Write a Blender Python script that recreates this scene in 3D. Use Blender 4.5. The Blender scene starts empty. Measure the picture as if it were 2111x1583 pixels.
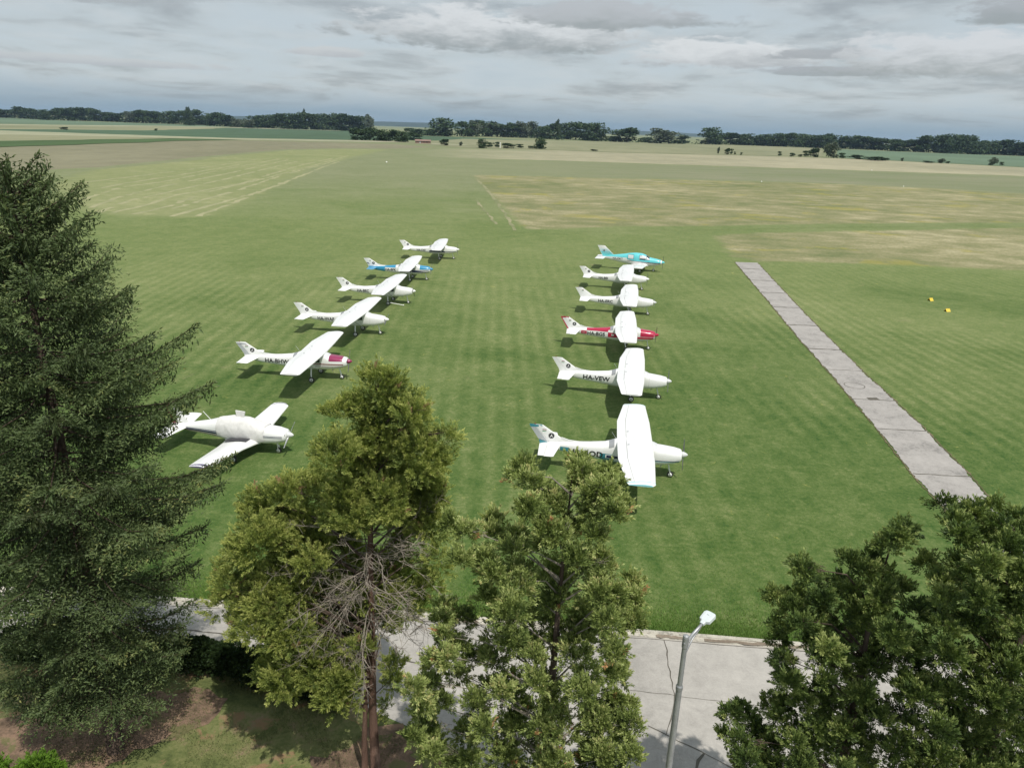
import bpy, bmesh, math, random, sys
import numpy as np
from mathutils import Vector, Matrix
R_ = math.radians
C = bpy.context.scene.collection
SC = bpy.context.scene
# ------------------------------------------------------------ camera, sky, sun, exposure
PITCH, ROLL, CAM_H = 19.24, 0.034658, 18.02
cd = bpy.data.cameras.new("camera"); cam = bpy.data.objects.new("camera", cd); C.objects.link(cam)
p_ = R_(PITCH); c_, s_ = math.cos(ROLL), math.sin(ROLL)
fwv = Vector((0, math.cos(p_), -math.sin(p_))); upv = Vector((0, math.sin(p_), math.cos(p_))); rtv = Vector((1, 0, 0))
Rv = c_*rtv + s_*upv; Uv = -s_*rtv + c_*upv
M4 = Matrix((Rv, Uv, -fwv)).transposed().to_4x4(); M4.translation = (0, 0, CAM_H)
cam.matrix_world = M4
cd.sensor_fit = 'HORIZONTAL'; cd.sensor_width = 36.0; cd.lens = 36.0*1503.97/2111; cd.clip_start = 0.1; cd.clip_end = 60000
SC.camera = cam
SC.view_settings.view_transform = 'Standard'; SC.view_settings.look = 'None'
SC.view_settings.exposure = 0.0; SC.view_settings.gamma = 1.0
SUN_AZ, SUN_EL = 150.0, 61.0       # azimuth clockwise from +Y
sd = Vector((math.sin(R_(SUN_AZ))*math.cos(R_(SUN_EL)), math.cos(R_(SUN_AZ))*math.cos(R_(SUN_EL)), math.sin(R_(SUN_EL))))
sl = bpy.data.lights.new("sun", 'SUN'); sl.energy = 4.0; sl.angle = R_(0.53); sl.color = (1.0, 0.955, 0.88)
so = bpy.data.objects.new("sun", sl); C.objects.link(so); so.rotation_euler = (-sd).to_track_quat('-Z', 'Y').to_euler()
so.location = (0, 0, 60)

W = bpy.data.worlds.new("World"); SC.world = W; W.use_nodes = True
nt = W.node_tree; nt.nodes.clear()
def N(tp, **kw):
    n = nt.nodes.new(tp)
    for k, v in kw.items(): setattr(n, k, v)
    return n
def setin(n, i, v):
    if v is None: return
    if hasattr(v, 'is_output') or isinstance(v, bpy.types.NodeSocket): nt.links.new(v, n.inputs[i])
    else: n.inputs[i].default_value = v
def MA(op, a, b=None, c=None, clamp=False):
    n = N('ShaderNodeMath', operation=op); n.use_clamp = clamp
    setin(n, 0, a); setin(n, 1, b); setin(n, 2, c); return n.outputs[0]
def MIX(f, a, b, bt='MIX'):
    n = N('ShaderNodeMix', data_type='RGBA', blend_type=bt)
    setin(n, 0, f); setin(n, 6, a); setin(n, 7, b); return n.outputs[2]
def MR(v, a, b, c=0.0, d=1.0, smooth=True):
    n = N('ShaderNodeMapRange'); n.interpolation_type = 'SMOOTHSTEP' if smooth else 'LINEAR'
    setin(n, 0, v); setin(n, 1, a); setin(n, 2, b); setin(n, 3, c); setin(n, 4, d); return n.outputs[0]
def XYZ(x, y, z):
    n = N('ShaderNodeCombineXYZ'); setin(n, 0, x); setin(n, 1, y); setin(n, 2, z); return n.outputs[0]
def NOISE(vec, scale, detail=5, rough=0.55, dist=0.0, dims='3D'):
    n = N('ShaderNodeTexNoise', noise_dimensions=dims); setin(n, 'Vector', vec); n.inputs['Scale'].default_value = scale
    n.inputs['Detail'].default_value = detail; n.inputs['Roughness'].default_value = rough; n.inputs['Distortion'].default_value = dist
    return n.outputs[0]
def RAMP(f, stops, interp='LINEAR'):
    n = N('ShaderNodeValToRGB'); setin(n, 0, f); cr = n.color_ramp; cr.interpolation = interp
    while len(cr.elements) < len(stops): cr.elements.new(0.5)
    for e, (p, c) in zip(cr.elements, stops): e.position = p; e.color = (c[0], c[1], c[2], 1)
    return n.outputs[0]
def col(c): return (c[0], c[1], c[2], 1)
tc = N('ShaderNodeTexCoord'); sep = N('ShaderNodeSeparateXYZ'); nt.links.new(tc.outputs['Generated'], sep.inputs[0])
X, Y, Z = sep.outputs
zc = MA('MAXIMUM', Z, 0.0)
inv = MA('DIVIDE', 1.0, MA('ADD', zc, 0.12))
P = XYZ(MA('MULTIPLY', X, inv), MA('MULTIPLY', Y, inv), 0.0)
n1 = NOISE(P, 1.0, 8, 0.58, 0.35); n2 = NOISE(P, 2.6, 7, 0.58, 0.3)
az = MA('ARCTAN2', X, Y)
wob = MA('MULTIPLY', MA('SUBTRACT', NOISE(XYZ(MA('MULTIPLY', az, 16.0), MA('MULTIPLY', Z, 52.0), 0.0), 1.0, 9, 0.66, 0.2), 0.5), 2.4)
cover = MR(n1, 0.37, 0.70)
base = RAMP(cover, [(0, (0.58, 0.65, 0.69)), (0.4, (0.52, 0.58, 0.61)), (0.7, (0.43, 0.475, 0.50)), (1, (0.35, 0.385, 0.41))])
base = MIX(MA('MULTIPLY', MR(n2, 0.46, 0.66), 0.35), base, (0.64, 0.68, 0.70, 1))
hz = MR(Z, 0.0, 0.05)
hz2 = MA('ADD', hz, MA('MULTIPLY', MA('SUBTRACT', n1, 0.5), 0.9), None, True)
base = MIX(hz2, (0.26, 0.37, 0.465, 1), base)
# separate heaps of cloud, each at its own bearing and height: (bearing, height, half widths, lit tone, underside tone)
for a0, e0, ra, re, ct, cb in [
    (-0.02, 0.126, 0.21, 0.032, (0.74, 0.76, 0.77), (0.32, 0.35, 0.36)),
    (0.10, 0.150, 0.14, 0.020, (0.50, 0.52, 0.54), (0.33, 0.36, 0.365)),
    (0.25, 0.104, 0.14, 0.022, (0.76, 0.78, 0.79), (0.42, 0.44, 0.46)),
    (0.36, 0.108, 0.06, 0.010, (0.42, 0.44, 0.46), (0.36, 0.38, 0.40)),
    (0.37, 0.086, 0.10, 0.007, (0.40, 0.42, 0.45), (0.35, 0.385, 0.405)),
    (0.52, 0.100, 0.17, 0.030, (0.70, 0.72, 0.74), (0.35, 0.38, 0.385)),
    (0.60, 0.150, 0.12, 0.018, (0.42, 0.44, 0.46), (0.32, 0.35, 0.355)),
    (-0.24, 0.092, 0.05, 0.008, (0.60, 0.62, 0.63), (0.48, 0.50, 0.53)),
    (-0.60, 0.142, 0.20, 0.020, (0.50, 0.53, 0.55), (0.40, 0.43, 0.45)),
    (-0.50, 0.064, 0.16, 0.006, (0.56, 0.59, 0.61), (0.47, 0.50, 0.54))]:
    e0 *= 0.87; u = MA('DIVIDE', MA('SUBTRACT', az, a0), ra); v = MA('DIVIDE', MA('SUBTRACT', Z, e0), re)
    vf = MA('MULTIPLY', v, MR(v, -1, 0, 1.9, 1.0))       # flatter underside
    d = MA('ADD', MA('SQRT', MA('ADD', MA('MULTIPLY', u, u), MA('MULTIPLY', vf, vf))), wob)
    m = MR(d, 1.10, 0.62)
    tone = MIX(MR(MA('ADD', v, wob), -0.8, 0.6), col(cb), col(ct))
    base = MIX(MA('MULTIPLY', m, 0.9), base, tone)
sky = N('ShaderNodeTexSky', sky_type='NISHITA'); sky.sun_disc = False
sky.sun_elevation = R_(SUN_EL); sky.sun_rotation = R_(SUN_AZ); sky.altitude = 100
scaled = MIX(1.0, base, (10.0, 10.0, 10.0, 1), 'MULTIPLY')
final = MIX(0.9, sky.outputs[0], scaled)
bg = N('ShaderNodeBackground'); setin(bg, 0, final); bg.inputs[1].default_value = 0.1
ow = N('ShaderNodeOutputWorld'); nt.links.new(bg.outputs[0], ow.inputs[0])

# ------------------------------------------------------------ helpers
rng = np.random.default_rng(11); random.seed(5)
def tag(o, label=None, cat=None, group=None, kind=None):
    for k, v in (('label', label), ('category', cat), ('group', group), ('kind', kind)):
        if v: o[k] = v
    return o
def empty(name, loc=(0, 0, 0), rz=0.0):
    o = bpy.data.objects.new(name, None); C.objects.link(o); o.location = loc; o.rotation_euler = (0, 0, rz)
    o.empty_display_size = 0.3; return o
def mk(name, V, F, mats, parent=None, fm=None, smooth=False, tint=None, loc=None):
    """V (n,3) array, F list of index tuples or (m,k) array"""
    me = bpy.data.meshes.new(name); V = np.asarray(V, dtype=np.float32)
    if isinstance(F, np.ndarray):
        m, k = F.shape
        me.vertices.add(len(V)); me.vertices.foreach_set('co', V.ravel())
        me.loops.add(m*k); me.loops.foreach_set('vertex_index', F.astype(np.int32).ravel())
        me.polygons.add(m); me.polygons.foreach_set('loop_start', np.arange(0, m*k, k, dtype=np.int32))
        me.polygons.foreach_set('loop_total', np.full(m, k, dtype=np.int32))
        me.update(calc_edges=True)
    else:
        me.from_pydata([tuple(map(float, v)) for v in V], [], [tuple(map(int, f)) for f in F]); me.update()
    for m_ in (mats if isinstance(mats, (list, tuple)) else [mats]): me.materials.append(m_)
    if fm is not None: me.polygons.foreach_set('material_index', np.asarray(fm, dtype=np.int32))
    if smooth: me.polygons.foreach_set('use_smooth', np.ones(len(me.polygons), dtype=bool))
    if tint is not None:
        a = me.attributes.new('tint', 'FLOAT', 'POINT'); a.data.foreach_set('value', np.asarray(tint, dtype=np.float32))
    o = bpy.data.objects.new(name, me); C.objects.link(o)
    if parent is not None: o.parent = parent
    if loc is not None: o.location = loc
    return o
class B:
    """collects shapes into one mesh"""
    def __init__(s): s.v = []; s.f = []; s.m = []
    def add(s, V, F, mi=0):
        b = len(s.v); s.v += [tuple(map(float, p)) for p in V]
        for f in F: s.f.append(tuple(int(i)+b for i in f)); s.m.append(mi)
    def grid(s, Pn, closed=False, cap=False, mi=0, flip=False):
        Pn = np.asarray(Pn, float); nu, nv = Pn.shape[:2]; F = []
        for i in range(nu-1):
            for j in range(nv if closed else nv-1):
                q = (i*nv+j, i*nv+(j+1) % nv, (i+1)*nv+(j+1) % nv, (i+1)*nv+j); F.append(q[::-1] if flip else q)
        if cap:
            F.append(tuple(range(nv))[::-1]); F.append(tuple((nu-1)*nv+j for j in range(nv)))
        s.add(Pn.reshape(-1, 3), F, mi)
    def box(s, c, d, mi=0, rz=0.0, ry=0.0):
        c = np.array(c, float); h = np.array(d, float)/2
        V = np.array([(x, y, z) for z in (-1, 1) for y in (-1, 1) for x in (-1, 1)])*h
        if ry: V = V @ np.array([[math.cos(ry), 0, -math.sin(ry)], [0, 1, 0], [math.sin(ry), 0, math.cos(ry)]])
        if rz: V = V @ np.array([[math.cos(rz), math.sin(rz), 0], [-math.sin(rz), math.cos(rz), 0], [0, 0, 1]])
        s.add(V+c, [(0, 2, 3, 1), (4, 5, 7, 6), (0, 1, 5, 4), (2, 6, 7, 3), (0, 4, 6, 2), (1, 3, 7, 5)], mi)
    def tube(s, pts, r, n=8, mi=0, flat=1.0, caps=True):
        pts = [np.array(p, float) for p in pts]; k = len(pts)
        rs = r if isinstance(r, (list, tuple, np.ndarray)) else [r]*k
        ring = []
        for i, p in enumerate(pts):
            t = pts[min(i+1, k-1)]-pts[max(i-1, 0)]; t = t/(np.linalg.norm(t)+1e-9)
            a = np.array([0, 0, 1.0]) if abs(t[2]) < 0.9 else np.array([1.0, 0, 0])
            u = np.cross(t, a); u /= np.linalg.norm(u); w = np.cross(u, t)
            ring.append([p+rs[i]*(math.cos(2*math.pi*j/n)*u+flat*math.sin(2*math.pi*j/n)*w) for j in range(n)])
        s.grid(np.array(ring), closed=True, cap=caps, mi=mi, flip=True)
    def lathe(s, c, axis, prof, n=16, mi=0):
        """prof: list of (offset along axis, radius)"""
        c = np.array(c, float); t = np.array(axis, float); t /= np.linalg.norm(t)
        a = np.array([0, 0, 1.0]) if abs(t[2]) < 0.9 else np.array([1.0, 0, 0])
        u = np.cross(t, a); u /= np.linalg.norm(u); w = np.cross(u, t)
        ring = [[c+o*t+r*(math.cos(2*math.pi*j/n)*u+math.sin(2*math.pi*j/n)*w) for j in range(n)] for o, r in prof]
        s.grid(np.array(ring), closed=True, cap=True, mi=mi, flip=True)
    def build(s, name, mats, parent=None, smooth=False, loc=None):
        return mk(name, s.v, s.f, mats, parent, s.m, smooth, None, loc)
def copy_tree(o, parent=None):
    c = o.copy(); C.objects.link(c)
    if parent is not None: c.parent = parent
    for ch in list(o.children): copy_tree(ch, c)
    return c

def newmat(name):
    global nt
    m = bpy.data.materials.new(name); m.use_nodes = True; nt = m.node_tree; nt.nodes.clear()
    o = nt.nodes.new('ShaderNodeOutputMaterial'); b = nt.nodes.new('ShaderNodeBsdfPrincipled'); nt.links.new(b.outputs[0], o.inputs[0])
    return m, b, o
def pos():
    g_ = N('ShaderNodeNewGeometry'); return g_.outputs['Position']
def objc():
    t = N('ShaderNodeTexCoord'); return t.outputs['Object']
def bump(b, h, strength, dist):
    n = N('ShaderNodeBump'); n.inputs['Strength'].default_value = strength; n.inputs['Distance'].default_value = dist
    setin(n, 'Height', h); nt.links.new(n.outputs[0], b.inputs['Normal'])
def paint(name, c, rough=0.32, coat=0.35, dirt=0.06, metal=0.0):
    m, b, o = newmat(name)
    p = objc(); n = NOISE(p, 1.3, 6, 0.6); n3 = NOISE(p, 9.0, 3, 0.6)
    dk = tuple(max(0, x*(1-dirt*4)) for x in c)
    setin(b, 'Base Color', MIX(MA('MULTIPLY', MR(MA('ADD', MA('MULTIPLY', n, .7), MA('MULTIPLY', n3, .3)), 0.45, 0.75), 0.5), col(c), col(dk)))
    b.inputs['Roughness'].default_value = rough; b.inputs['Coat Weight'].default_value = coat; b.inputs['Coat Roughness'].default_value = 0.12
    b.inputs['Metallic'].default_value = metal
    return m
def leafmat(name, ramp, trans=0.22, rough=0.55):
    m, b, o = newmat(name)
    at_ = N('ShaderNodeAttribute', attribute_name='tint')
    c = RAMP(at_.outputs['Fac'], ramp)
    b.inputs['Roughness'].default_value = rough; b.inputs['Specular IOR Level'].default_value = 0.3
    setin(b, 'Base Color', c)
    t = N('ShaderNodeBsdfTranslucent'); setin(t, 0, MIX(1.0, c, (1.0, 1.15, 0.6, 1), 'MULTIPLY'))
    mx = N('ShaderNodeMixShader'); mx.inputs[0].default_value = trans
    nt.links.new(b.outputs[0], mx.inputs[1]); nt.links.new(t.outputs[0], mx.inputs[2]); nt.links.new(mx.outputs[0], o.inputs[0])
    return m
SOFT = {}
def ground_mat(name, stops, fade=None,  s_big=0.03, s_mid=0.35, s_fine=5.0, stripe=None, yellow=None, bmp=0.0, wts=(0.4, 0.35, 0.25), stretch=None, soft=None):
    m, b, o = newmat(name)
    p = pos()
    if stretch:
        mp = N('ShaderNodeMapping'); nt.links.new(p, mp.inputs[0]); mp.inputs['Scale'].default_value = stretch; ps = mp.outputs[0]
    else: ps = p
    a = NOISE(ps, s_big, 5, 0.6, 0.4); bb = NOISE(ps, s_mid, 5, 0.62, 0.2); f = NOISE(p, s_fine, 5, 0.75)
    v = MA('ADD', MA('ADD', MA('MULTIPLY', a, wts[0]), MA('MULTIPLY', bb, wts[1])), MA('MULTIPLY', f, wts[2]))
    if stripe:
        amp, wl, ang = stripe
        sp = N('ShaderNodeSeparateXYZ'); nt.links.new(p, sp.inputs[0])
        xx = MA('ADD', MA('MULTIPLY', sp.outputs[0], math.cos(ang)), MA('MULTIPLY', sp.outputs[1], math.sin(ang)))
        xx = MA('ADD', xx, MA('MULTIPLY', NOISE(p, 0.12, 3), 1.2))
        w = MA('SINE', MA('MULTIPLY', xx, 2*math.pi/wl))
        v = MA('ADD', v, MA('MULTIPLY', MA('MULTIPLY', w, amp), MR(NOISE(p, 0.05, 3, 0.5, 0.5), 0.4, 0.62)))
    c = RAMP(v, stops)
    if yellow:
        sc, thr, yc, am = yellow
        my = MR(NOISE(ps, sc, 7, 0.7, 0.6), thr, thr+0.06)
        c = MIX(MA('MULTIPLY', my, am), c, col(yc))
    if fade:
        s3 = N('ShaderNodeSeparateXYZ'); nt.links.new(p, s3.inputs[0]); xx3 = MA('ADD', s3.outputs[0], MA('MULTIPLY', MA('SUBTRACT', a, 0.5), (fade[1]-fade[0])*.8))
        c = MIX(MR(xx3, fade[0], fade[1]), airfield_colour(p)[0], c)
    if soft:
        e_ = N('ShaderNodeAttribute', attribute_name='edge'); ev = MA('ADD', e_.outputs['Fac'], MA('MULTIPLY', MA('SUBTRACT', NOISE(p, soft[1], 5, 0.75), 0.5), soft[0]*2.2))
        c = MIX(MR(ev, -soft[0]*.5, soft[0]*.5), airfield_colour(p)[0], c)
    setin(b, 'Base Color', c); b.inputs['Roughness'].default_value = 0.95; b.inputs['Specular IOR Level'].default_value = 0.12
    if bmp: bump(b, MA('ADD', MA('MULTIPLY', f, 0.6), MA('MULTIPLY', NOISE(p, s_fine*4, 3, 0.7), 0.4)), bmp, 0.05)
    return m
# ------------------------------------------------------------ places, in metres
J1_LOBES = [(-3.06,16.03,12.33,0.62),(-3.35,16.58,11.63,0.65),(-2.71,16.27,11.9,0.64),(-4.04,16.69,11.31,0.66),(-3.04,16.73,10.94,0.96),(-2.29,15.72,11.76,0.56),(-4.11,15.62,10.74,0.68),(-3.51,17.11,9.82,1.07),(-2.11,16.07,10.62,0.82),(-1.58,16.02,11.16,0.44),(-2.43,17.39,8.87,0.97),(-3.65,16.45,9.04,0.98),(-4.81,17.11,8.93,0.7),(-5.49,16.46,9.24,0.67),(-6.29,16.75,8.77,0.65),(-6.11,15.87,8.17,0.91),(-5.42,16.74,7.67,0.89),(-7.37,17.16,6.26,0.77),(-5.83,16.54,6.44,1.03),(-4.63,16.93,6.53,0.79),(-7.77,16.81,5.56,0.56),(-6.39,15.72,5.66,0.78),(-5.67,16.96,4.73,0.95),(-4.51,16.66,4.69,0.8),(-5.62,16.14,3.94,0.79),(-4.44,15.66,3.93,0.67),(-4.13,17.16,3.3,0.56),(-3.14,16.45,4.43,0.37),(-3.18,16.89,3.05,0.39),(-3.33,17.18,1.91,0.36),(-1.98,16.89,8.3,0.64),(-2.95,17.26,7.45,0.66),(-1.79,16.31,7.5,0.5),(-4.02,17.04,7.39,0.72),(-6.37,16.4,3.85,0.54)]
J1_BACK = [(-3.33,17.75,6.04,0.89),(-2.49,17.7,7.2,0.84),(-2.15,17.08,6.22,0.6),(-2.83,17.11,5.62,0.74),(-3.9,17.17,6.24,0.94),(-4.9,17.77,4.98,1.05),(-3.57,17.35,4.68,0.62),(-5.48,17.5,5.8,0.96),(-4.4,17.24,4.07,0.83),(-2.3,17.41,8.58,0.84),(-6.34,17.31,8.03,0.78),(-5.59,17.28,7.48,0.92)]
J1_FRONT = [(-5.96,15.75,6.39,0.68),(-5.53,15.75,5.52,0.76),(-5.0,15.94,4.45,0.78),(-4.34,15.81,4.12,0.71),(-3.82,15.96,4.96,0.49),(-4.94,15.91,7.63,0.55),(-3.07,15.99,9.44,0.72),(-3.76,15.8,8.98,0.6),(-5.8,15.5,4.17,0.64),(-4.41,15.92,3.21,0.6),(-2.93,15.98,4.35,0.42),(-6.56,15.94,6.08,0.63),(-7.03,15.74,6.94,0.55)]
J2_LOBES = [(1.47,13.3,11.62,0.32),(1.83,12.6,11.59,0.31),(0.65,13.46,11.15,0.25),(0.97,13.1,10.94,0.34),(1.65,12.7,11.05,0.31),(1.11,12.39,10.68,0.29),(0.86,13.5,10.26,0.25),(2.14,13.69,11.24,0.19),(0.4,12.42,11.87,0.13),(-0.31,13.42,10.07,0.29),(-0.82,12.87,10.41,0.26),(0.19,12.51,10.26,0.29),(1.98,12.71,9.84,0.22),(1.75,13.38,9.26,0.42),(1.01,13.52,8.93,0.47),(0.22,12.36,9.58,0.43),(-0.36,13.16,9.31,0.33),(2.12,12.36,9.52,0.28),(2.76,13.31,8.75,0.15),(2.33,12.76,8.53,0.31),(1.72,13.53,7.93,0.48),(0.81,13.67,7.68,0.49),(-0.04,13.01,8.25,0.42),(-0.93,13.7,7.7,0.34),(-1.2,12.73,8.05,0.19),(-1.37,12.41,7.7,0.19),(2.37,13.14,7.47,0.33),(1.51,12.34,7.83,0.45),(0.7,12.58,7.6,0.31),(-0.22,12.87,7.32,0.34),(-0.97,13.15,6.63,0.29),(-1.56,12.52,6.94,0.23),(-0.61,12.36,6.59,0.3),(0.25,13.51,5.69,0.44),(1.1,12.74,6.54,0.43),(2.1,13.64,5.77,0.51),(2.65,13.56,5.76,0.35),(2.92,12.83,5.71,0.31),(2.33,12.94,5.41,0.47),(1.45,13.03,5.17,0.52),(0.46,13.2,4.96,0.46),(-0.41,13.13,5.16,0.32),(-1.68,13.08,5.27,0.25),(-1.46,13.17,4.5,0.32),(-0.84,13.62,3.89,0.38),(0.07,13.01,4.31,0.46),(1.22,12.9,4.36,0.5),(2.19,13.31,4.1,0.49),(2.64,12.63,4.94,0.27),(-1.67,12.72,6.16,0.2),(-1.13,13.67,3.07,0.39),(0.57,13.03,3.35,0.52),(1.75,13.07,3.24,0.52),(2.29,12.32,4.4,0.4),(-0.36,12.88,3.35,0.47)]
J3_LOBES = [(7.81,12.73,10.94,0.14),(7.26,11.83,11.24,0.13),(7.6,12.79,10.53,0.18),(6.94,12.81,10.12,0.16),(5.62,11.9,10.41,0.13),(6.27,12.8,9.6,0.18),(7.2,12.55,10.02,0.28),(7.02,12.89,9.28,0.35),(7.79,12.36,9.83,0.25),(5.93,12.93,8.85,0.19),(6.54,12.98,8.84,0.28),(7.12,11.84,9.69,0.36),(5.79,11.9,9.22,0.17),(6.88,12.88,8.39,0.39),(7.87,13.34,7.81,0.45),(7.78,12.2,8.99,0.34),(5.84,12.53,7.82,0.17),(6.06,12.75,7.14,0.15),(6.41,12.31,8.11,0.27),(7.01,12.38,7.81,0.31),(7.61,12.3,7.91,0.35),(8.26,12.39,7.99,0.38),(6.59,12.75,6.68,0.17),(6.91,12.28,6.89,0.3),(5.93,12.4,6.45,0.23),(5.76,13.04,5.55,0.24),(4.95,11.84,6.34,0.18),(5.99,12.71,5.47,0.34),(5.51,12.98,4.67,0.26),(6.32,12.3,6.14,0.36),(6.85,12.16,6.06,0.36),(7.93,13.09,5.69,0.42),(7.85,12.18,6.79,0.43),(5.8,12.1,5.44,0.29),(6.77,12.5,5.07,0.35),(7.8,12.92,4.67,0.47),(7.89,11.96,6.07,0.47),(7.53,12.32,7.21,0.33),(7.21,12.33,4.4,0.55),(8.93,13.13,3.58,0.63),(6.12,12.5,4.16,0.36)]
J4_LOBES = [(8.58,12.17,11.5,0.13),(7.82,11.07,11.78,0.15),(8.59,11.34,11.8,0.15),(9.31,11.84,11.7,0.16),(8.97,12.22,10.96,0.22),(8.95,11.52,11.32,0.27),(7.77,11.16,10.77,0.16),(8.07,10.99,11.07,0.29),(9.08,11.65,10.62,0.34),(9.02,11.11,11.15,0.23),(8.68,12.09,9.73,0.28),(9.24,12.14,9.68,0.36),(8.99,11.09,10.35,0.33),(8.05,11.25,9.71,0.34),(9.39,12.09,8.94,0.4),(9.78,11.83,9.11,0.39),(8.84,12.09,8.28,0.39),(9.02,11.35,8.68,0.4),(9.36,11.01,8.98,0.37),(7.99,11.27,8.09,0.35),(9.23,12.07,7.3,0.44),(9.29,11.23,7.96,0.42),(10.0,11.35,7.89,0.36),(8.28,11.47,7.06,0.39),(8.98,11.47,6.95,0.44),(9.68,11.46,6.91,0.44),(11.04,12.27,6.17,0.4),(8.31,11.05,6.59,0.4),(8.83,10.81,6.73,0.42),(10.8,12.31,5.24,0.48),(11.28,12.21,5.37,0.42),(10.61,12.38,9.4,0.42),(10.18,11.49,8.82,0.4),(11.27,12.32,6.84,0.48),(9.83,12.28,4.37,0.55),(9.99,11.16,5.64,0.53)]
P_FARGREEN = [(-1747.0,2365.2),(-1535.3,2271.1),(-1138.1,1990.4),(-980.0,2097.4),(-753.8,1986.0),(-536.6,2282.1),(-466.7,1984.2),(-665.3,1733.2),(-768.4,1643.5),(-758.2,1324.4),(-789.8,1165.7),(-837.3,1130.8)]
P_PALE1 = [(-788.4,1064.5),(-760.6,1122.5),(-747.4,1305.4),(-754.8,1614.3),(-705.5,1838.1),(-466.7,1984.2),(-438.1,1862.6),(-652.9,1700.8),(-693.5,1482.8),(-697.5,1217.9),(-708.3,1044.9),(-736.8,994.4)]
P_TAN1 = [(-736.8,994.4),(-708.3,1044.9),(-697.5,1217.9),(-682.4,1459.0),(-641.0,1669.6),(-567.3,1400.7),(-500.9,1023.7),(-539.5,907.4),(-545.6,803.6),(-559.6,753.9)]
P_CROP1 = [(-559.6,753.9),(-545.6,803.6),(-539.5,907.4),(-500.9,1023.7),(-567.3,1400.7),(-641.0,1669.6),(-438.1,1862.6),(-449.3,2097.1),(-190.3,1455.8),(-83.9,1459.0),(21.6,1373.8),(-53.0,1128.1),(-129.9,993.7),(-204.3,866.8),(-204.3,866.8),(-297.7,772.9),(-396.9,745.7),(-505.4,744.0),(-537.3,723.7)]
P_PALE2 = [(-537.3,723.7),(-513.8,756.5),(-403.5,758.2),(-297.7,772.9),(-202.4,858.6),(-135.0,928.3),(-123.6,849.8),(-181.7,770.7),(-274.3,711.9),(-361.3,678.3),(-422.4,620.9),(-445.1,598.6)]
P_TAN2 = [(-445.1,598.6),(-422.4,620.9),(-361.3,678.3),(-310.9,693.3),(-320.5,601.3),(-329.7,483.6),(-329.7,442.0)]
P_CROP2 = [(-336.3,450.9),(-329.7,483.6),(-320.5,601.3),(-306.2,682.8),(-260.3,714.6),(-277.0,617.2),(-272.5,531.7),(-272.4,447.6),(-275.2,402.8),(-280.3,374.9)]
P_MAUVE = [(-280.3,374.9),(-276.5,404.6),(-273.7,449.8),(-274.1,534.9),(-278.9,621.5),(-254.3,698.0),(-174.3,739.1),(-122.1,752.3),(-68.1,685.9),(-105.6,610.8),(-136.4,577.8),(-159.5,510.3),(-158.3,377.7),(-152.9,275.3),(-162.1,235.0),(-164.0,217.1)]
P_HAY = [(-151.5,272.8),(-156.4,372.9),(-156.8,501.7),(-132.2,559.8),(-100.2,579.3),(-94.2,420.5),(-86.4,318.3),(-70.8,216.8),(-62.6,163.6),(-62.3,144.2),(-72.9,141.5),(-84.5,146.4),(-121.4,193.2)]
P_TAN3 = [(-95.8,1255.1),(21.6,1373.8),(189.0,1571.7),(322.3,1562.7),(559.4,1791.8),(658.7,1685.0),(348.4,880.2),(255.3,813.1),(158.1,762.0),(89.6,738.8),(27.8,745.7),(-48.4,714.2),(-118.1,811.6)]
P_CROP3 = [(667.4,1627.5),(806.3,1536.1),(991.9,1514.9),(1188.4,1566.7),(535.9,702.6),(470.1,714.1),(408.9,775.3),(383.7,798.8),(346.8,833.2)]
P_PALE3 = [(-82.9,545.7),(-66.1,665.6),(27.3,733.6),(88.2,726.9),(155.5,749.1),(250.8,798.5),(331.9,805.4),(377.0,784.7),(398.6,755.5),(459.1,697.3),(515.7,675.8),(364.5,475.6),(328.8,497.2),(205.1,494.7),(102.1,488.4),(28.6,485.6),(-22.1,474.4),(-56.5,477.5)]
P_LILAC = [(-72.2,462.0),(-55.9,472.4),(-21.8,469.4),(28.3,480.3),(100.4,480.4),(201.8,486.5),(323.4,489.0),(360.7,470.5),(215.5,278.3),(206.2,309.1),(181.1,325.7),(135.8,335.4),(68.3,323.9),(39.3,317.8),(-1.1,313.5),(-18.3,310.1),(-40.7,310.4),(-56.7,339.1)]
P_MEADOW1 = [(-18.3,305.6),(-1.1,309.1),(38.9,314.4),(67.8,321.5),(134.2,331.5),(179.1,322.0),(204.0,305.8),(231.3,290.9),(148.6,184.3),(127.4,188.2),(97.4,179.0),(61.6,166.3),(41.2,157.7),(21.1,151.5),(2.9,141.3),(0.8,147.2),(-4.6,192.1),(-11.2,244.5)]
P_MEADOW2 = [(38.3,142.1),(47.8,148.0),(63.9,154.4),(119.3,175.8),(164.1,189.9),(100.8,113.9),(78.4,113.0),(63.2,114.3),(48.1,114.3),(37.1,112.9),(34.7,116.5),(36.2,129.8)]
P_HAYLINE1 = [(-16.8,291.8),(-11.9,259.0),(-4.6,192.1),(-0.0,139.6),(-0.6,138.3),(-4.8,179.8),(-10.7,234.6),(-15.5,273.8)]
P_HAYLINE2 = [(-10.7,198.9),(-8.1,178.7),(-3.9,148.5),(-4.4,147.0),(-8.1,171.4),(-10.9,194.2)]
P_LITTER = [(-19.6,18.1),(-15.7,18.0),(-13.3,18.6),(-11.8,19.3),(-10.0,19.6),(-9.0,19.2),(-9.2,18.1),(-10.4,17.3),(-11.4,16.5),(-12.1,15.0),(-15.9,13.0)]
P_LITTER2 = [(-5.7,17.0),(-4.6,17.3),(-4.2,18.2),(-3.1,18.4),(-2.6,17.8),(-2.2,14.8),(-4.3,14.8)]
STRIP_L = [(33.3,111.3),(29.3,81.6),(27.3,67.5),(26.0,56.7),(25.2,50.9),(24.4,45.1),(23.3,38.3),(22.9,34.2)]
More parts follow.
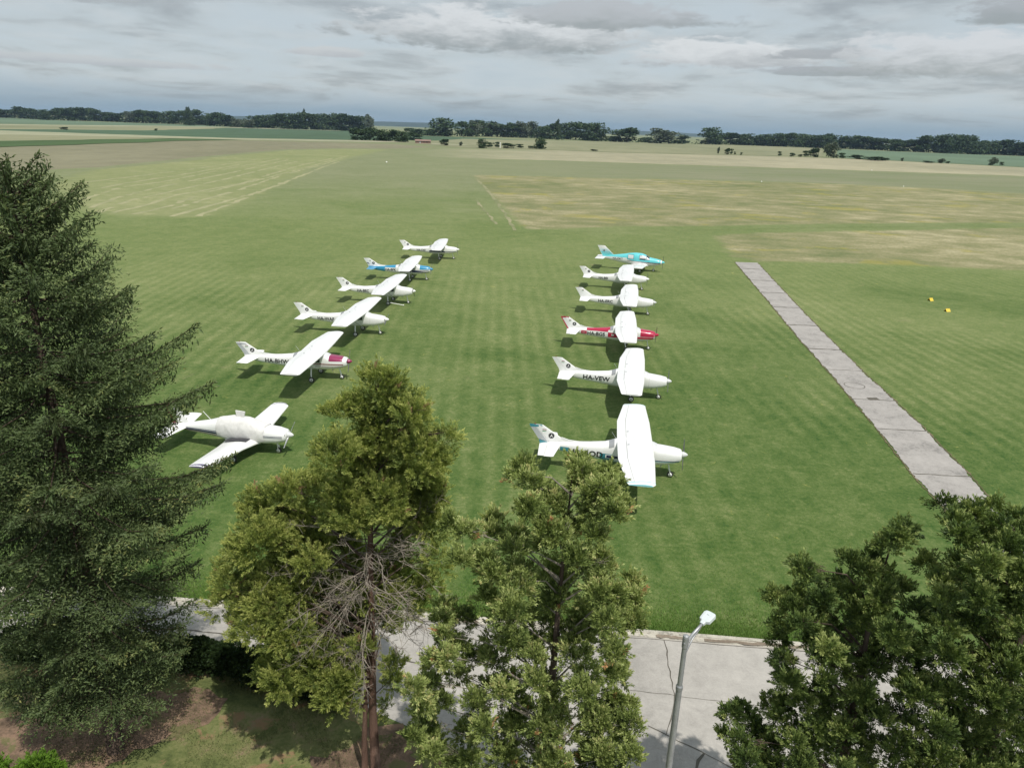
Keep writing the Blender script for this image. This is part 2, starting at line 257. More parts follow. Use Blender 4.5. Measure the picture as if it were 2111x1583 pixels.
STRIP_R = [(36.8,112.0),(32.3,82.1),(30.3,67.9),(28.9,57.0),(28.3,51.2),(27.6,45.3),(26.6,38.6),(25.8,34.4)]
KERB = [(-12.1,24.3),(-4.0,24.0),(4.9,23.4),(10.3,23.0)]
STRIP_JOINTS = [105.8,97.0,89.1,81.1,64.2,50.9,45.1,38.3]
MANHOLE = [(26.7,54.0),(26.8,51.0)]
CRACKS = [(6.1,22.9),(6.0,21.5),(5.9,20.1),(5.7,19.3),(5.3,18.3)]
JOINT1 = [(4.8,18.6),(6.2,17.7),(7.3,16.9),(9.3,15.6)]
JOINT2 = [(-12.9,22.7),(-8.5,22.1),(-5.9,21.7),(-3.0,21.2)]
JOINT3 = [(4.4,20.2),(6.0,20.0),(9.6,19.6)]
JOINT4 = [(6.3,17.6),(5.9,17.0),(5.3,16.2)]
JOINT5 = [(-3.1,23.4),(-3.5,22.7)]
YMARK = [(50.5,87.7),(49.4,82.0)]
WMARK = [(105.1,328.7),(167.0,329.3),(231.2,501.2),(-67.5,385.6)]
WR0 = [(-79.4,145.1),(-79.3,154.5),(-84.1,184.0),(-82.7,224.1),(-95.4,326.0),(-100.8,414.3)]
WR1 = [(-74.3,143.8),(-74.8,159.4),(-80.7,195.3),(-82.9,238.5),(-89.3,316.3),(-101.3,452.5)]
WR2 = [(-70.4,142.8),(-73.0,167.3),(-75.9,202.7),(-83.1,263.9),(-88.4,331.1),(-94.9,408.1)]
WR3 = [(-66.6,142.0),(-67.6,158.5),(-68.1,183.6),(-70.8,216.8),(-78.2,276.5),(-90.2,380.7)]
WR4 = [(-62.6,144.1),(-64.2,163.1),(-68.1,190.5),(-72.1,236.5)]
WR5 = [(-82.1,144.3),(-86.8,166.0),(-89.7,196.6),(-94.3,248.6),(-107.1,366.5)]
WR6 = [(-87.4,151.7),(-93.6,175.7),(-97.5,204.3),(-102.1,262.2),(-114.9,379.4)]
WR7 = [(-97.5,165.9),(-105.7,200.6),(-104.8,219.9),(-112.0,288.0),(-120.6,384.8)]
WR8 = [(-106.1,179.6),(-111.0,210.1),(-112.2,247.1),(-118.7,323.4)]
WR9 = [(-121.6,205.0),(-121.1,233.6),(-121.6,281.6),(-127.2,368.5)]
FAR_TREES = [(0,-1567.6,2313.2,24.0,41.6,2),(0,-1494.8,2234.9,23.0,35.9,0),(0,-1547.6,2347.7,24.2,44.3,0),(0,-1437.2,2213.3,32.4,40.8,0),(0,-1407.1,2200.0,28.4,40.5,0),(0,-1366.9,2163.9,27.8,28.7,0),(0,-1349.6,2164.1,25.0,34.4,2),(0,-1262.9,2049.6,26.2,27.2,2),(0,-1294.3,2130.8,24.6,37.5,0),(1,-1283.9,2149.7,32.1,39.4,0),(1,-1209.4,2058.7,30.2,38.2,0),(1,-1225.3,2118.5,33.8,34.4,1),(1,-1201.5,2109.4,35.2,34.9,0),(1,-1232.6,2199.6,34.9,38.7,0),(1,-1207.9,2185.1,31.8,27.9,1),(1,-1198.4,2203.0,25.3,39.9,2),(1,-1178.9,2199.3,25.5,29.7,1),(1,-1145.2,2169.7,23.3,35.4,0),(2,-1156.8,2206.7,23.7,33.7,0),(2,-1145.0,2218.4,25.6,33.2,0),(2,-1085.1,2136.0,29.0,33.1,3),(2,-1073.6,2151.9,29.2,38.2,1),(2,-1045.0,2133.2,33.9,35.4,1),(2,-1050.9,2185.7,32.7,37.2,0),(2,-1022.2,2162.2,31.8,30.8,1),(2,-1049.1,2253.9,28.9,30.0,1),(3,-994.9,2194.7,33.7,45.0,2),(3,-941.9,2126.1,35.5,40.3,1),(3,-914.6,2115.5,34.1,43.2,1),(3,-889.2,2102.1,39.5,34.1,1),(3,-876.6,2117.8,23.6,36.8,2),(3,-850.4,2096.2,31.2,30.5,2),(3,-783.7,1968.3,32.8,27.7,0),(3,-777.9,1992.8,32.9,29.4,1),(3,-738.5,1937.0,27.9,35.2,0),(20,-826.5,1909.4,42.0,13.6,4),(20,-831.2,1941.9,42.7,13.8,4),(4,-730.3,1936.7,17.0,24.1,3),(4,-691.1,1867.2,20.7,25.0,3),(4,-701.1,1933.0,19.0,27.1,3),(4,-673.6,1889.3,20.1,19.8,3),(4,-629.8,1798.5,20.1,22.7,3),(5,-657.8,1918.4,28.7,33.1,1),(5,-634.5,1910.8,30.2,41.5,2),(5,-609.4,1897.0,31.7,37.0,1),(5,-577.3,1852.5,34.8,32.3,0),(5,-560.0,1858.2,36.1,37.3,2),(5,-543.0,1865.3,34.2,35.1,0),(5,-534.1,1893.1,39.5,30.1,1),(5,-520.1,1913.7,36.5,39.9,1),(5,-498.0,1910.5,37.2,39.9,2),(5,-489.6,1949.3,38.6,32.0,0),(5,-473.3,1965.0,40.7,40.3,2),(5,-437.0,1889.3,40.0,31.8,0),(21,-538.8,1921.9,47.1,11.2,4),(5,-434.4,1904.3,37.2,36.2,0),(5,-414.3,1904.3,36.4,38.2,0),(5,-395.8,1910.5,35.6,36.7,1),(22,-369.8,1872.1,39.7,24.2,3),(6,-225.6,1577.6,12.9,27.7,0),(6,-204.8,1526.6,12.0,24.6,0),(6,-197.6,1580.0,11.1,27.5,0),(6,-182.3,1551.4,11.6,20.0,0),(7,-149.9,1509.0,33.8,59.9,2),(8,-113.4,1589.2,29.3,30.3,1),(8,-100.0,1619.3,32.2,28.5,3),(8,-85.1,1704.5,33.7,41.2,1),(8,-64.9,1737.8,31.4,40.5,3),(9,-52.3,1740.7,28.0,30.8,1),(9,-34.0,1722.2,26.0,34.5,1),(10,-18.8,1734.9,31.0,32.7,0),(10,0.6,1733.7,34.3,37.9,3),(10,24.5,1780.2,35.3,47.3,3),(11,47.0,1650.4,25.2,33.9,2),(11,70.6,1692.8,32.3,45.0,0),(23,76.8,1575.5,39.6,11.2,4),(12,103.9,1745.3,34.6,39.3,2),(12,122.9,1712.7,36.9,39.5,1),(12,140.9,1653.3,34.0,43.2,1),(13,135.0,1606.1,14.4,20.0,0),(13,146.9,1617.5,12.8,20.8,0),(14,161.0,1594.0,36.3,40.6,2),(13,199.8,1696.9,10.3,22.3,1),(13,200.3,1609.1,11.1,19.9,1),(15,216.7,1570.2,28.1,54.1,0),(16,284.5,1573.2,29.1,64.1,3),(24,331.0,1624.1,7.1,20.4,0),(13,271.8,1701.1,10.1,18.7,0),(13,275.3,1657.6,10.8,20.1,0),(24,372.1,1769.1,18.4,26.3,0),(17,428.2,1715.4,35.6,54.6,2),(18,489.3,1796.8,26.5,43.3,0),(18,521.8,1831.7,22.6,42.6,1),(18,528.0,1779.1,25.6,38.9,2),(18,548.8,1778.9,22.6,39.2,2),(18,564.9,1761.8,26.0,40.5,2),(18,585.3,1757.2,28.7,41.1,2),(18,625.5,1815.2,28.3,37.9,1),(18,618.4,1742.3,30.3,32.3,1),(18,661.1,1802.2,29.2,43.5,2),(18,671.6,1777.9,25.6,33.3,2),(18,674.7,1740.0,27.5,32.4,1),(18,699.7,1761.1,31.8,31.2,0),(18,728.4,1784.4,29.3,38.7,2),(18,744.5,1769.6,26.7,31.4,0),(18,762.5,1768.5,29.6,36.0,1),(18,768.0,1740.1,26.7,32.2,0),(18,784.1,1731.5,28.0,39.5,0),(18,796.6,1714.9,25.7,36.6,1),(18,817.7,1714.7,23.9,41.1,1),(18,792.8,1627.0,24.5,28.0,0),(18,830.0,1665.7,23.0,37.3,0),(18,835.6,1636.3,24.9,38.3,0),(18,852.3,1636.6,26.5,27.8,0),(19,853.4,1610.1,33.4,36.6,1),(19,867.8,1602.1,35.4,34.1,2),(19,876.0,1588.8,37.3,26.6,2),(19,870.8,1552.6,36.6,28.2,2),(19,915.0,1597.8,36.8,38.4,1),(19,947.4,1623.9,32.9,30.1,0),(19,921.6,1551.9,25.1,30.7,2),(19,968.7,1604.3,27.5,29.5,1),(19,991.0,1611.3,28.2,35.7,2),(19,1010.5,1613.2,30.7,33.7,0),(19,1025.7,1610.4,30.3,31.2,2),(19,1022.1,1578.4,26.9,31.7,0),(19,1053.3,1596.2,25.0,38.8,1),(19,1040.2,1551.2,27.3,27.9,1),(19,1050.0,1540.5,26.6,33.6,1)]
BUSHES = [(0,-187.5,882.1,13.1,18.5,0),(0,-174.0,888.9,14.1,20.5,0),(0,-158.8,886.9,12.3,20.5,2),(0,-143.6,884.9,12.8,18.6,0),(0,-131.4,865.7,11.5,14.5,2),(0,-139.2,1000.4,9.5,17.8,0),(1,-76.2,775.4,6.3,10.1,0),(2,-60.1,778.5,4.3,3.9,3),(3,-35.2,720.6,8.6,9.4,2),(4,-30.0,760.4,4.7,8.0,1),(5,-22.7,757.6,5.6,5.1,1),(6,-12.3,752.9,4.8,14.2,0),(7,-0.5,776.2,3.9,7.2,1),(8,10.9,772.4,2.6,8.1,0),(9,20.4,766.4,10.7,14.2,2),(10,72.6,756.4,1.7,7.9,0),(11,216.1,835.9,7.1,3.2,3),(12,217.6,804.9,6.5,5.8,0),(12,223.6,811.3,5.9,3.1,1),(12,228.7,816.7,3.0,2.4,1),(13,232.1,804.6,2.8,2.4,1),(14,277.7,820.5,4.8,4.2,1),(15,289.8,817.5,3.8,6.3,0),(16,301.0,823.6,2.5,5.3,0),(17,310.1,832.4,6.2,6.7,1),(18,312.4,815.1,9.4,12.2,0),(19,332.6,819.9,16.2,15.7,3),(20,338.5,806.9,5.7,6.9,1),(21,351.2,800.5,4.4,15.4,0),(22,358.1,772.6,3.8,19.8,0),(22,371.4,779.9,2.7,10.0,0),(23,391.1,784.3,3.5,3.3,3),(24,400.8,753.6,1.8,11.2,0),(25,414.3,753.2,4.6,7.4,3),(25,422.1,755.7,2.1,4.2,0),(26,456.0,739.5,7.5,8.2,3),(27,472.1,751.5,3.3,4.2,1),(28,-534.1,899.0,3.0,9.8,0),(29,-488.3,1028.6,2.9,4.7,1)]
SHRUB1 = [(-12.64,15.18,0.88,0.56),(-13.01,15.23,0.54,0.47),(-12.36,15.2,0.66,0.47)]
SHRUB2 = [(-13.78,15.18,1.0,0.37),(-14.09,15.17,0.64,0.45)]
# ------------------------------------------------------------ ground, fields, paving
def struct(o, **k): o['kind'] = 'structure'; return o
def jitter(poly, step, amp, closed=True):
    out = []; n = len(poly)
    for i in range(n if closed else n-1):
        a = np.array(poly[i], float); b = np.array(poly[(i+1) % n], float); L = np.linalg.norm(b-a); k = max(1, min(160, int(L/step)))
        for j in range(k):
            p = a+(b-a)*j/k
            if j: p = p+rng.normal(0, amp, 2)
            out.append(tuple(p))
    return out
from mathutils.geometry import tessellate_polygon
def sheet(name, poly, z, mat, step=None, amp=0.0, kind='structure', parent=None):
    pts = jitter(poly, step, amp) if step else poly
    V = [Vector((x, y, 0)) for x, y in pts]; tri = tessellate_polygon([V])
    fixed = []
    for t in tri:
        a, b, c = (V[i] for i in t)
        fixed.append(t if (b-a).cross(c-a).z > 0 else t[::-1])
    o = mk(name, [(x, y, z) for x, y in pts], fixed, mat, parent)
    if kind: o['kind'] = kind
    return o
def ribbon(Bd, pts, w, z, jit=0.0, step=None):
    if step:
        pts = jitter(pts, step, 0, closed=False)+[tuple(pts[-1])]
    pts = [np.array(p, float)+rng.normal(0, jit, 2)*(1 if jit else 0) for p in pts]; L, Rr = [], []
    for i, p in enumerate(pts):
        t = pts[min(i+1, len(pts)-1)]-pts[max(i-1, 0)]; t /= np.linalg.norm(t)+1e-9; n = np.array([-t[1], t[0]])
        ww = w(i, p) if callable(w) else w*(1+rng.normal(0, .25) if jit else 1)
        L.append((*(p+n*ww/2), z)); Rr.append((*(p-n*ww/2), z))
    Bd.grid(np.array([Rr, L]), flip=False)

# the mown airfield itself: one sheet to the horizon; the sward is lusher by the apron and drier farther out
def airfield_colour(p):
    sp = N('ShaderNodeSeparateXYZ'); nt.links.new(p, sp.inputs[0]); gx, gy = sp.outputs[0], sp.outputs[1]
    a = NOISE(p, 0.04, 6, 0.62, 0.6); bb = NOISE(p, 0.33, 6, 0.68, 0.3); f = NOISE(p, 4.5, 7, 0.85); cl = NOISE(p, 1.3, 6, 0.78, 0.6)
    stx = MA('ADD', MA('ADD', gx, MA('MULTIPLY', gy, 0.03)), MA('MULTIPLY', NOISE(p, 0.06, 2), 0.7))
    w1 = MA('SINE', MA('MULTIPLY', stx, 2*math.pi/1.35)); w1m = MA('MULTIPLY', MR(NOISE(p, 0.045, 3, 0.5, 0.4), 0.36, 0.58), MR(gy, 50, 150, 1.0, 0.0))
    sty = MA('ADD', MA('ADD', gy, MA('MULTIPLY', gx, -0.25)), MA('MULTIPLY', NOISE(p, 0.05, 2), 1.0))
    w2 = MA('SINE', MA('MULTIPLY', sty, 2*math.pi/2.2)); w2m = MA('MULTIPLY', MR(NOISE(p, 0.02, 3, 0.5, 0.4), 0.56, 0.70), MR(gy, 60, 150, 1.0, 0.0))
    v = MA('ADD', MA('ADD', MA('MULTIPLY', a, 0.16), MA('MULTIPLY', bb, 0.16)), MA('ADD', MA('MULTIPLY', f, 0.42), MA('MULTIPLY', cl, 0.26)))
    v = MA('ADD', v, MA('ADD', MA('MULTIPLY', MA('MULTIPLY', w1, w1m), 0.026), MA('MULTIPLY', MA('MULTIPLY', w2, w2m), 0.0)))
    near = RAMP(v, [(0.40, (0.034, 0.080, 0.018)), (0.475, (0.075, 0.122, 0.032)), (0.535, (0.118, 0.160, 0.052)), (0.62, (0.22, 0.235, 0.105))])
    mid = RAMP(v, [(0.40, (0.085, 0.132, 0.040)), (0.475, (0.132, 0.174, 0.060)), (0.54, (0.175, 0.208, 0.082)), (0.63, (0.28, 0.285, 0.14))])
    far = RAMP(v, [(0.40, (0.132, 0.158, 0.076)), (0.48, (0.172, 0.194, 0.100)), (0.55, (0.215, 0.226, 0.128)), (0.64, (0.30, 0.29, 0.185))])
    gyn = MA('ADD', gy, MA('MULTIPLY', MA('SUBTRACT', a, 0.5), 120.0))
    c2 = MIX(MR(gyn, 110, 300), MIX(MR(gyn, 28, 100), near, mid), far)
    yl = MR(NOISE(p, 0.9, 6, 0.75, 0.6), 0.64, 0.71); c2 = MIX(MA('MULTIPLY', yl, 0.6), c2, (0.36, 0.34, 0.10, 1))
    tr = MR(NOISE(p, 0.25, 6, 0.7, 1.0), 0.63, 0.70); c2 = MIX(MA('MULTIPLY', tr, 0.35), c2, (0.24, 0.215, 0.12, 1))
    return c2, f
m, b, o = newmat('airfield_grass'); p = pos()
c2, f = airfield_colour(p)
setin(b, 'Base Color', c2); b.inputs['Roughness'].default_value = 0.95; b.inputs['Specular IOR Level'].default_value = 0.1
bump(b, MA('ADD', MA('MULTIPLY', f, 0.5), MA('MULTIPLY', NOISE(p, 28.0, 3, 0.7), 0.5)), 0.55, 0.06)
MG = m
def soft_sheet(name, poly, z, mat, cell, skirt=6.0, aspect=1.0):
    """field laid as a grid that carries the distance to its own boundary, so that it thins out into the sward"""
    P_ = np.array(poly, float); x0, y0 = P_.min(0)-skirt; x1, y1 = P_.max(0)+skirt
    xs = np.arange(x0, x1+cell, cell); ys_ = np.arange(y0, y1+cell*aspect, cell*aspect); X_, Y_ = np.meshgrid(xs, ys_); X_ = X_.ravel(); Y_ = Y_.ravel()
    dmin = np.full(X_.shape, 1e9); ins = np.zeros(X_.shape, bool)
    for (ax, ay), (bx, by) in zip(P_, np.roll(P_, -1, 0)):
        dx, dy = bx-ax, by-ay; t = np.clip(((X_-ax)*dx+(Y_-ay)*dy)/(dx*dx+dy*dy+1e-9), 0, 1)
        dmin = np.minimum(dmin, np.hypot(X_-ax-t*dx, Y_-ay-t*dy))
        cr = (ay > Y_) != (by > Y_)
        with np.errstate(divide='ignore', invalid='ignore'): xi = (bx-ax)*(Y_-ay)/(by-ay)+ax
        ins ^= cr & (X_ < xi)
    sd_ = np.where(ins, dmin, -dmin); nx, ny = len(xs), len(ys_); S = sd_.reshape(ny, nx)
    keep = np.maximum.reduce([S[:-1, :-1], S[1:, :-1], S[:-1, 1:], S[1:, 1:]]) > -skirt
    j, i = np.nonzero(keep); b0 = j*nx+i; F = np.stack([b0, b0+1, b0+nx+1, b0+nx], 1)
    used_, inv_ = np.unique(F, return_inverse=True); F = inv_.reshape(F.shape)
    V = np.stack([X_[used_], Y_[used_], np.full(len(used_), z)], 1)
    o_ = mk(name, V, F, mat); at2 = o_.data.attributes.new('edge', 'FLOAT', 'POINT'); at2.data.foreach_set('value', sd_[used_].astype(np.float32)); o_['kind'] = 'structure'; return o_
gv = []; ys = [-40, -10, 0, 10, 20, 30, 45, 60, 80, 110, 150, 220, 320, 500, 800, 1300, 2200, 4000, 8000, 16000]
for y in ys: gv.append([(x*(1+abs(y)/60), y, 0) for x in np.linspace(-80, 80, 13)])
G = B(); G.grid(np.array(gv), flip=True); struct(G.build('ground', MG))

crop = lambda n, c: ground_mat(n, [(0.35, tuple(x*0.75 for x in c)), (0.5, c), (0.65, tuple(x*1.25 for x in c))], None, 0.004, 0.03, 0.5, stretch=(1, 0.35, 1))
M_blue = crop('blue_green_crop', (0.115, 0.165, 0.105)); M_dkc = crop('dark_green_crop', (0.068, 0.112, 0.064)); M_dk2 = crop('maize_green', (0.060, 0.098, 0.038))
M_pale = ground_mat('pale_straw', [(0.4, (0.23, 0.24, 0.15)), (0.6, (0.35, 0.34, 0.235))], None, 0.006, 0.06, 0.6)
M_tan = ground_mat('tan_crop', [(0.4, (0.175, 0.185, 0.105)), (0.6, (0.255, 0.25, 0.155))], None, 0.004, 0.03, 0.4, stretch=(1, 0.3, 1))
M_mauve = ground_mat('bare_field', [(0.36, (0.145, 0.150, 0.088)), (0.5, (0.195, 0.185, 0.120)), (0.64, (0.235, 0.225, 0.145))], None, 0.012, 0.12, 1.0, stretch=(1, 0.4, 1), soft=(3.0, 0.15))
M_hay = ground_mat('cut_hay_field', [(0.38, (0.165, 0.195, 0.082)), (0.52, (0.215, 0.233, 0.108)), (0.66, (0.30, 0.30, 0.16))], None, 0.02, 0.25, 1.5, yellow=(0.12, 0.57, (0.33, 0.32, 0.17), 0.4), soft=(7.0, 0.10))
M_lilac = ground_mat('flowering_grass', [(0.38, (0.150, 0.178, 0.088)), (0.5, (0.185, 0.198, 0.115)), (0.64, (0.235, 0.228, 0.150))], (-60, 110), 0.008, 0.05, 0.6, stretch=(0.5, 1, 1), soft=(6.0, 0.08))
M_mead = ground_mat('dry_meadow', [(0.38, (0.112, 0.140, 0.056)), (0.455, (0.170, 0.182, 0.084)), (0.52, (0.235, 0.222, 0.118)), (0.61, (0.38, 0.345, 0.215))], None, 0.022, 0.16, 1.6,
                    yellow=(0.07, 0.56, (0.31, 0.275, 0.05), 0.4), stretch=(0.75, 1, 1), wts=(0.32, 0.36, 0.32), soft=(3.0, 0.3))
sheet('field_crop', P_FARGREEN, 0.10, M_blue, 40, 3).name = 'field_of_blue_green_crop'
sheet('field_tan', P_TAN1, 0.12, M_tan, 40, 3)
sheet('field_track', P_PALE1, 0.16, M_pale, 30, 2)
sheet('field_dark_crop', P_CROP1, 0.11, M_dkc, 30, 2)
sheet('field_margin', P_PALE2, 0.15, M_pale, 15, 2.5)
sheet('field_tan', P_TAN2, 0.19, M_tan, 30, 2)
sheet('field_maize', P_CROP2, 0.22, M_dk2, 20, 2)
soft_sheet('field_bare', P_MAUVE, 0.013, M_mauve, 5, 6)
soft_sheet('field_hay', P_HAY, 0.006, M_hay, 3, 12)
sheet('field_tan', P_TAN3, 0.12, M_tan, 30, 2)
sheet('field_crop', P_CROP3, 0.14, M_blue, 30, 1.5)
soft_sheet('field_margin', P_PALE3, 0.014, ground_mat('dry_straw_band', [(0.4, (0.235, 0.228, 0.150)), (0.6, (0.36, 0.33, 0.225))], (-110, 60), 0.006, 0.06, 0.6, soft=(6.0, 0.06)), 8, 16)
soft_sheet('field_flowering', P_LILAC, 0.010, M_lilac, 5, 10)
soft_sheet('meadow', P_MEADOW1, 0.017, M_mead, 1.5, 5)
soft_sheet('meadow', P_MEADOW2, 0.006, M_mead, 0.8, 4)
M_straw = ground_mat('straw', [(0.38, (0.205, 0.222, 0.110)), (0.62, (0.36, 0.340, 0.205))], None, 0.1, 0.8, 4.0)
hb = B()
for w in (WR0, WR1, WR2, WR3, WR4, WR5, WR6, WR7, WR8, WR9):
    pts = jitter(w, 3.0, 0.0, closed=False); keep = []
    for i, p in enumerate(pts):
        keep.append(p)
        if rng.random() < 0.14 or i == len(pts)-1:
            if len(keep) > 2: ribbon(hb, keep, 1.15, 0.010+0.0012*(int(i*7+w[0][0]) % 14), 0.24)
            keep = []
tag(hb.build('hay_windrows', M_straw), 'loose rows of cut hay lying on the pale mown field', 'hay', kind='stuff')
M_worn = ground_mat('worn_hay_strip', [(0.42, (0.15, 0.175, 0.08)), (0.60, (0.32, 0.295, 0.18))], None, 0.1, 0.7, 3.0)
wb = B()
for w, wd in ((P_HAYLINE1, .75), (P_HAYLINE2, .6)):
    k = len(w)//2; a = w[:k]; c = w[k:][::-1]
    mid_ = [((x1+x2)/2, (y1+y2)/2) for (x1, y1), (x2, y2) in zip(a, c)]
    ribbon(wb, mid_, wd, 0.05, 0.16, 2.5)
tag(wb.build('cut_grass_rows', M_worn), 'straw coloured rows of cut grass beside the dry meadow edge', 'hay', kind='stuff')

# far ridge of hills
m, b, o = newmat('hill_woods'); p = pos()
setin(b, 'Base Color', RAMP(NOISE(p, 0.004, 5, 0.6), [(0.35, (0.018, 0.034, 0.026)), (0.6, (0.034, 0.056, 0.038))])); b.inputs['Roughness'].default_value = 1
M_hill = m
hg = []
xs = np.linspace(-9500, 9500, 220)
def ridge(x):
    t = 46+14*math.sin(x/2300+2.1)+7*math.sin(x/700+.5)+3.5*math.sin(x/260)+1.6*math.sin(x/97)
    return max(18, t-(x > 0)*0.0022*x)
for k, (dy, fz) in enumerate([(-500, 0.0), (-250, 0.62), (0, 0.93), (200, 1.0), (600, 0.9), (1400, 0.2), (1800, -0.02)]):
    hg.append([(x, 9800+dy+200*math.sin(x/1900), ridge(x)*fz-(2 if fz <= 0 else 0)) for x in xs])
hb = B(); hb.grid(np.array(hg), flip=True); struct(hb.build('hills', M_hill, smooth=True))

# ---- concrete apron and kerb
def concrete(name, c, dark=0.6, crack=True, scale=1.0):
    m, b, o = newmat(name); p = pos()
    a = NOISE(p, 0.35*scale, 6, 0.6, 0.4); f = NOISE(p, 14.0, 5, 0.75); st = NOISE(p, 2.2*scale, 6, 0.65, 0.6)
    v = MA('ADD', MA('ADD', MA('MULTIPLY', a, 0.42), MA('MULTIPLY', st, 0.3)), MA('MULTIPLY', f, 0.28))
    cc = RAMP(v, [(0.39, tuple(x*dark for x in c)), (0.48, tuple(x*0.92 for x in c)), (0.60, tuple(min(1, x*1.12) for x in c))])
    sp_ = MR(NOISE(p, 55.0, 2, 0.5), 0.66, 0.72); cc = MIX(MA('MULTIPLY', sp_, 0.35), cc, col(tuple(x*0.55 for x in c)))
    setin(b, 'Base Color', cc); b.inputs['Roughness'].default_value = 0.9; bump(b, f, 0.25, 0.01); return m
M_conc = concrete('apron_concrete', (0.375, 0.355, 0.325), 0.74); M_kerb = concrete('kerb_concrete', (0.47, 0.44, 0.375), 0.5, scale=3)
M_strip = concrete('strip_concrete', (0.335, 0.315, 0.295), 0.6, scale=1.6); M_joint = concrete('joint_dirt', (0.11, 0.10, 0.08), 0.5)
M_soil = ground_mat('brown_dirt', [(0.38, (0.15, 0.12, 0.09)), (0.62, (0.30, 0.25, 0.20))], None, 0.5, 2.0, 12.0)
KL = [(-60, 25.9), (-30, 25.1)]+KERB+[(20, 22.45), (60, 20.4)]
ap = sheet('concrete_road', [(-60, 22.6), (-30, 22.0), (-12.2, 21.35), (-9.0, 21.0), (-6.2, 19.9), (-3.6, 18.6), (-1.5, 17.6), (-0.4, 15.8), (2.6, 12.6), (3.3, 8), (60, 8)]+KL[::-1], 0.012, M_conc)
jb = B()
for w, wd in ((JOINT1, 0.035), (JOINT2, 0.05), (JOINT3, 0.02), (JOINT4, 0.07), (JOINT5, 0.06), (CRACKS, 0.035)):
    ribbon(jb, w, wd, 0.020, 0.022, 0.28)
ribbon(jb, [(x, y-0.42) for x, y in KL], 0.03, 0.019, 0.01, 0.5)
jo = jb.build('joint', M_joint, ap)
kb = B()
kp = np.array(KL, float); prof = [(-0.34, 0.0), (-0.33, 0.035), (-0.17, 0.055), (-0.15, 0.10), (0.0, 0.10), (0.02, 0.0)]
kpts = np.array(jitter(KL, 0.9, 0.0, closed=False)+[KL[-1]])
kb.grid(np.array([[(x, y+dy+rng.normal(0, .006), z+0.012) for x, y in kpts] for dy, z in prof]), flip=True)
ko = kb.build('kerb', M_kerb); tag(ko, 'worn pale concrete kerb between the road and the airfield grass', 'kerb')
db = B()
for x0, x1 in ((5.8, 7.0), (7.6, 11.5), (-2.0, -1.0)):
    xx = np.linspace(x0, x1, 14); yy = np.interp(xx, kp[:, 0], kp[:, 1])
    ribbon(db, [(x, y-0.26+rng.normal(0, .03)) for x, y in zip(xx, yy)], lambda i, p: 0.10+0.10*rng.random(), 0.072, 0)
struct(db.build('gutter_dirt', M_soil))
# ---- long narrow concrete strip in the grass
ex = lambda P_: P_+[(P_[-1][0]+(P_[-1][0]-P_[-3][0])*(28.0-P_[-1][1])/(P_[-1][1]-P_[-3][1]), 28.0)]
sl_ = ex(STRIP_L); sr_ = ex(STRIP_R)
yy = np.linspace(28.5, 111.4, 420)
lx = np.interp(yy, [p[1] for p in sl_][::-1], [p[0] for p in sl_][::-1]); rx = np.interp(yy, [p[1] for p in sr_][::-1], [p[0] for p in sr_][::-1])
sb = B()
wv = lambda y, k: .03*math.sin(y*.9+k)+.03*math.sin(y*2.7+2*k)+rng.normal(0, .035)
L = [(x+wv(y, 1), y, 0.03) for x, y in zip(lx, yy)]; Rr = [(x+wv(y, 4), y, 0.03) for x, y in zip(rx, yy)]
sb.grid(np.array([L, Rr]), flip=True)
path = struct(sb.build('concrete_strip', M_strip))
jb = B()
for y in STRIP_JOINTS+[58.0, 73.0]:
    x0 = np.interp(y, yy, lx); x1 = np.interp(y, yy, rx)
    ribbon(jb, [(x0, y), (x1, y-0.15)], 0.10 if y < 60 else 0.22, 0.036, 0.02, 0.3)
jb.build('joint', M_joint, path)
rb = B()
for side in (lx-0.08, rx+0.10):
    ribbon(rb, list(zip(side, yy)), lambda i, p: 0.04+0.12*rng.random(), 0.026, 0.03)
struct(rb.build('strip_edge_soil', ground_mat('edge_soil', [(0.4, (0.07, 0.075, 0.03)), (0.62, (0.19, 0.15, 0.10))], None, 0.5, 2, 9)))
mh = B(); cx, cy = MANHOLE[0]
ang = np.linspace(0, 2*math.pi, 33)[:-1]
mh.grid(np.array([[(cx+r*math.cos(t), cy+r*math.sin(t), z) for t in ang] for r, z in ((0.72, 0.036), (0.75, 0.038), (0.78, 0.036))]), closed=True, flip=False)
mo = mh.build('manhole_cover', M_joint); mh = B(); mh.lathe((cx, cy, 0.028), (0, 0, 1), [(0, 0.70), (0.008, 0.69)], 24); mh.build('lid', M_strip, mo); tag(mo, 'round manhole cover set in the narrow concrete strip', 'manhole')
dr = B(); dr.box((MANHOLE[1][0], MANHOLE[1][1], 0.036), (0.8, 0.5, 0.012), rz=0.1)
for i in range(5): dr.box((MANHOLE[1][0]-0.3+0.15*i, MANHOLE[1][1], 0.046), (0.05, 0.44, 0.012))
tag(dr.build('drain_grate', M_joint), 'small dark drain grate in the narrow concrete strip', 'drain')

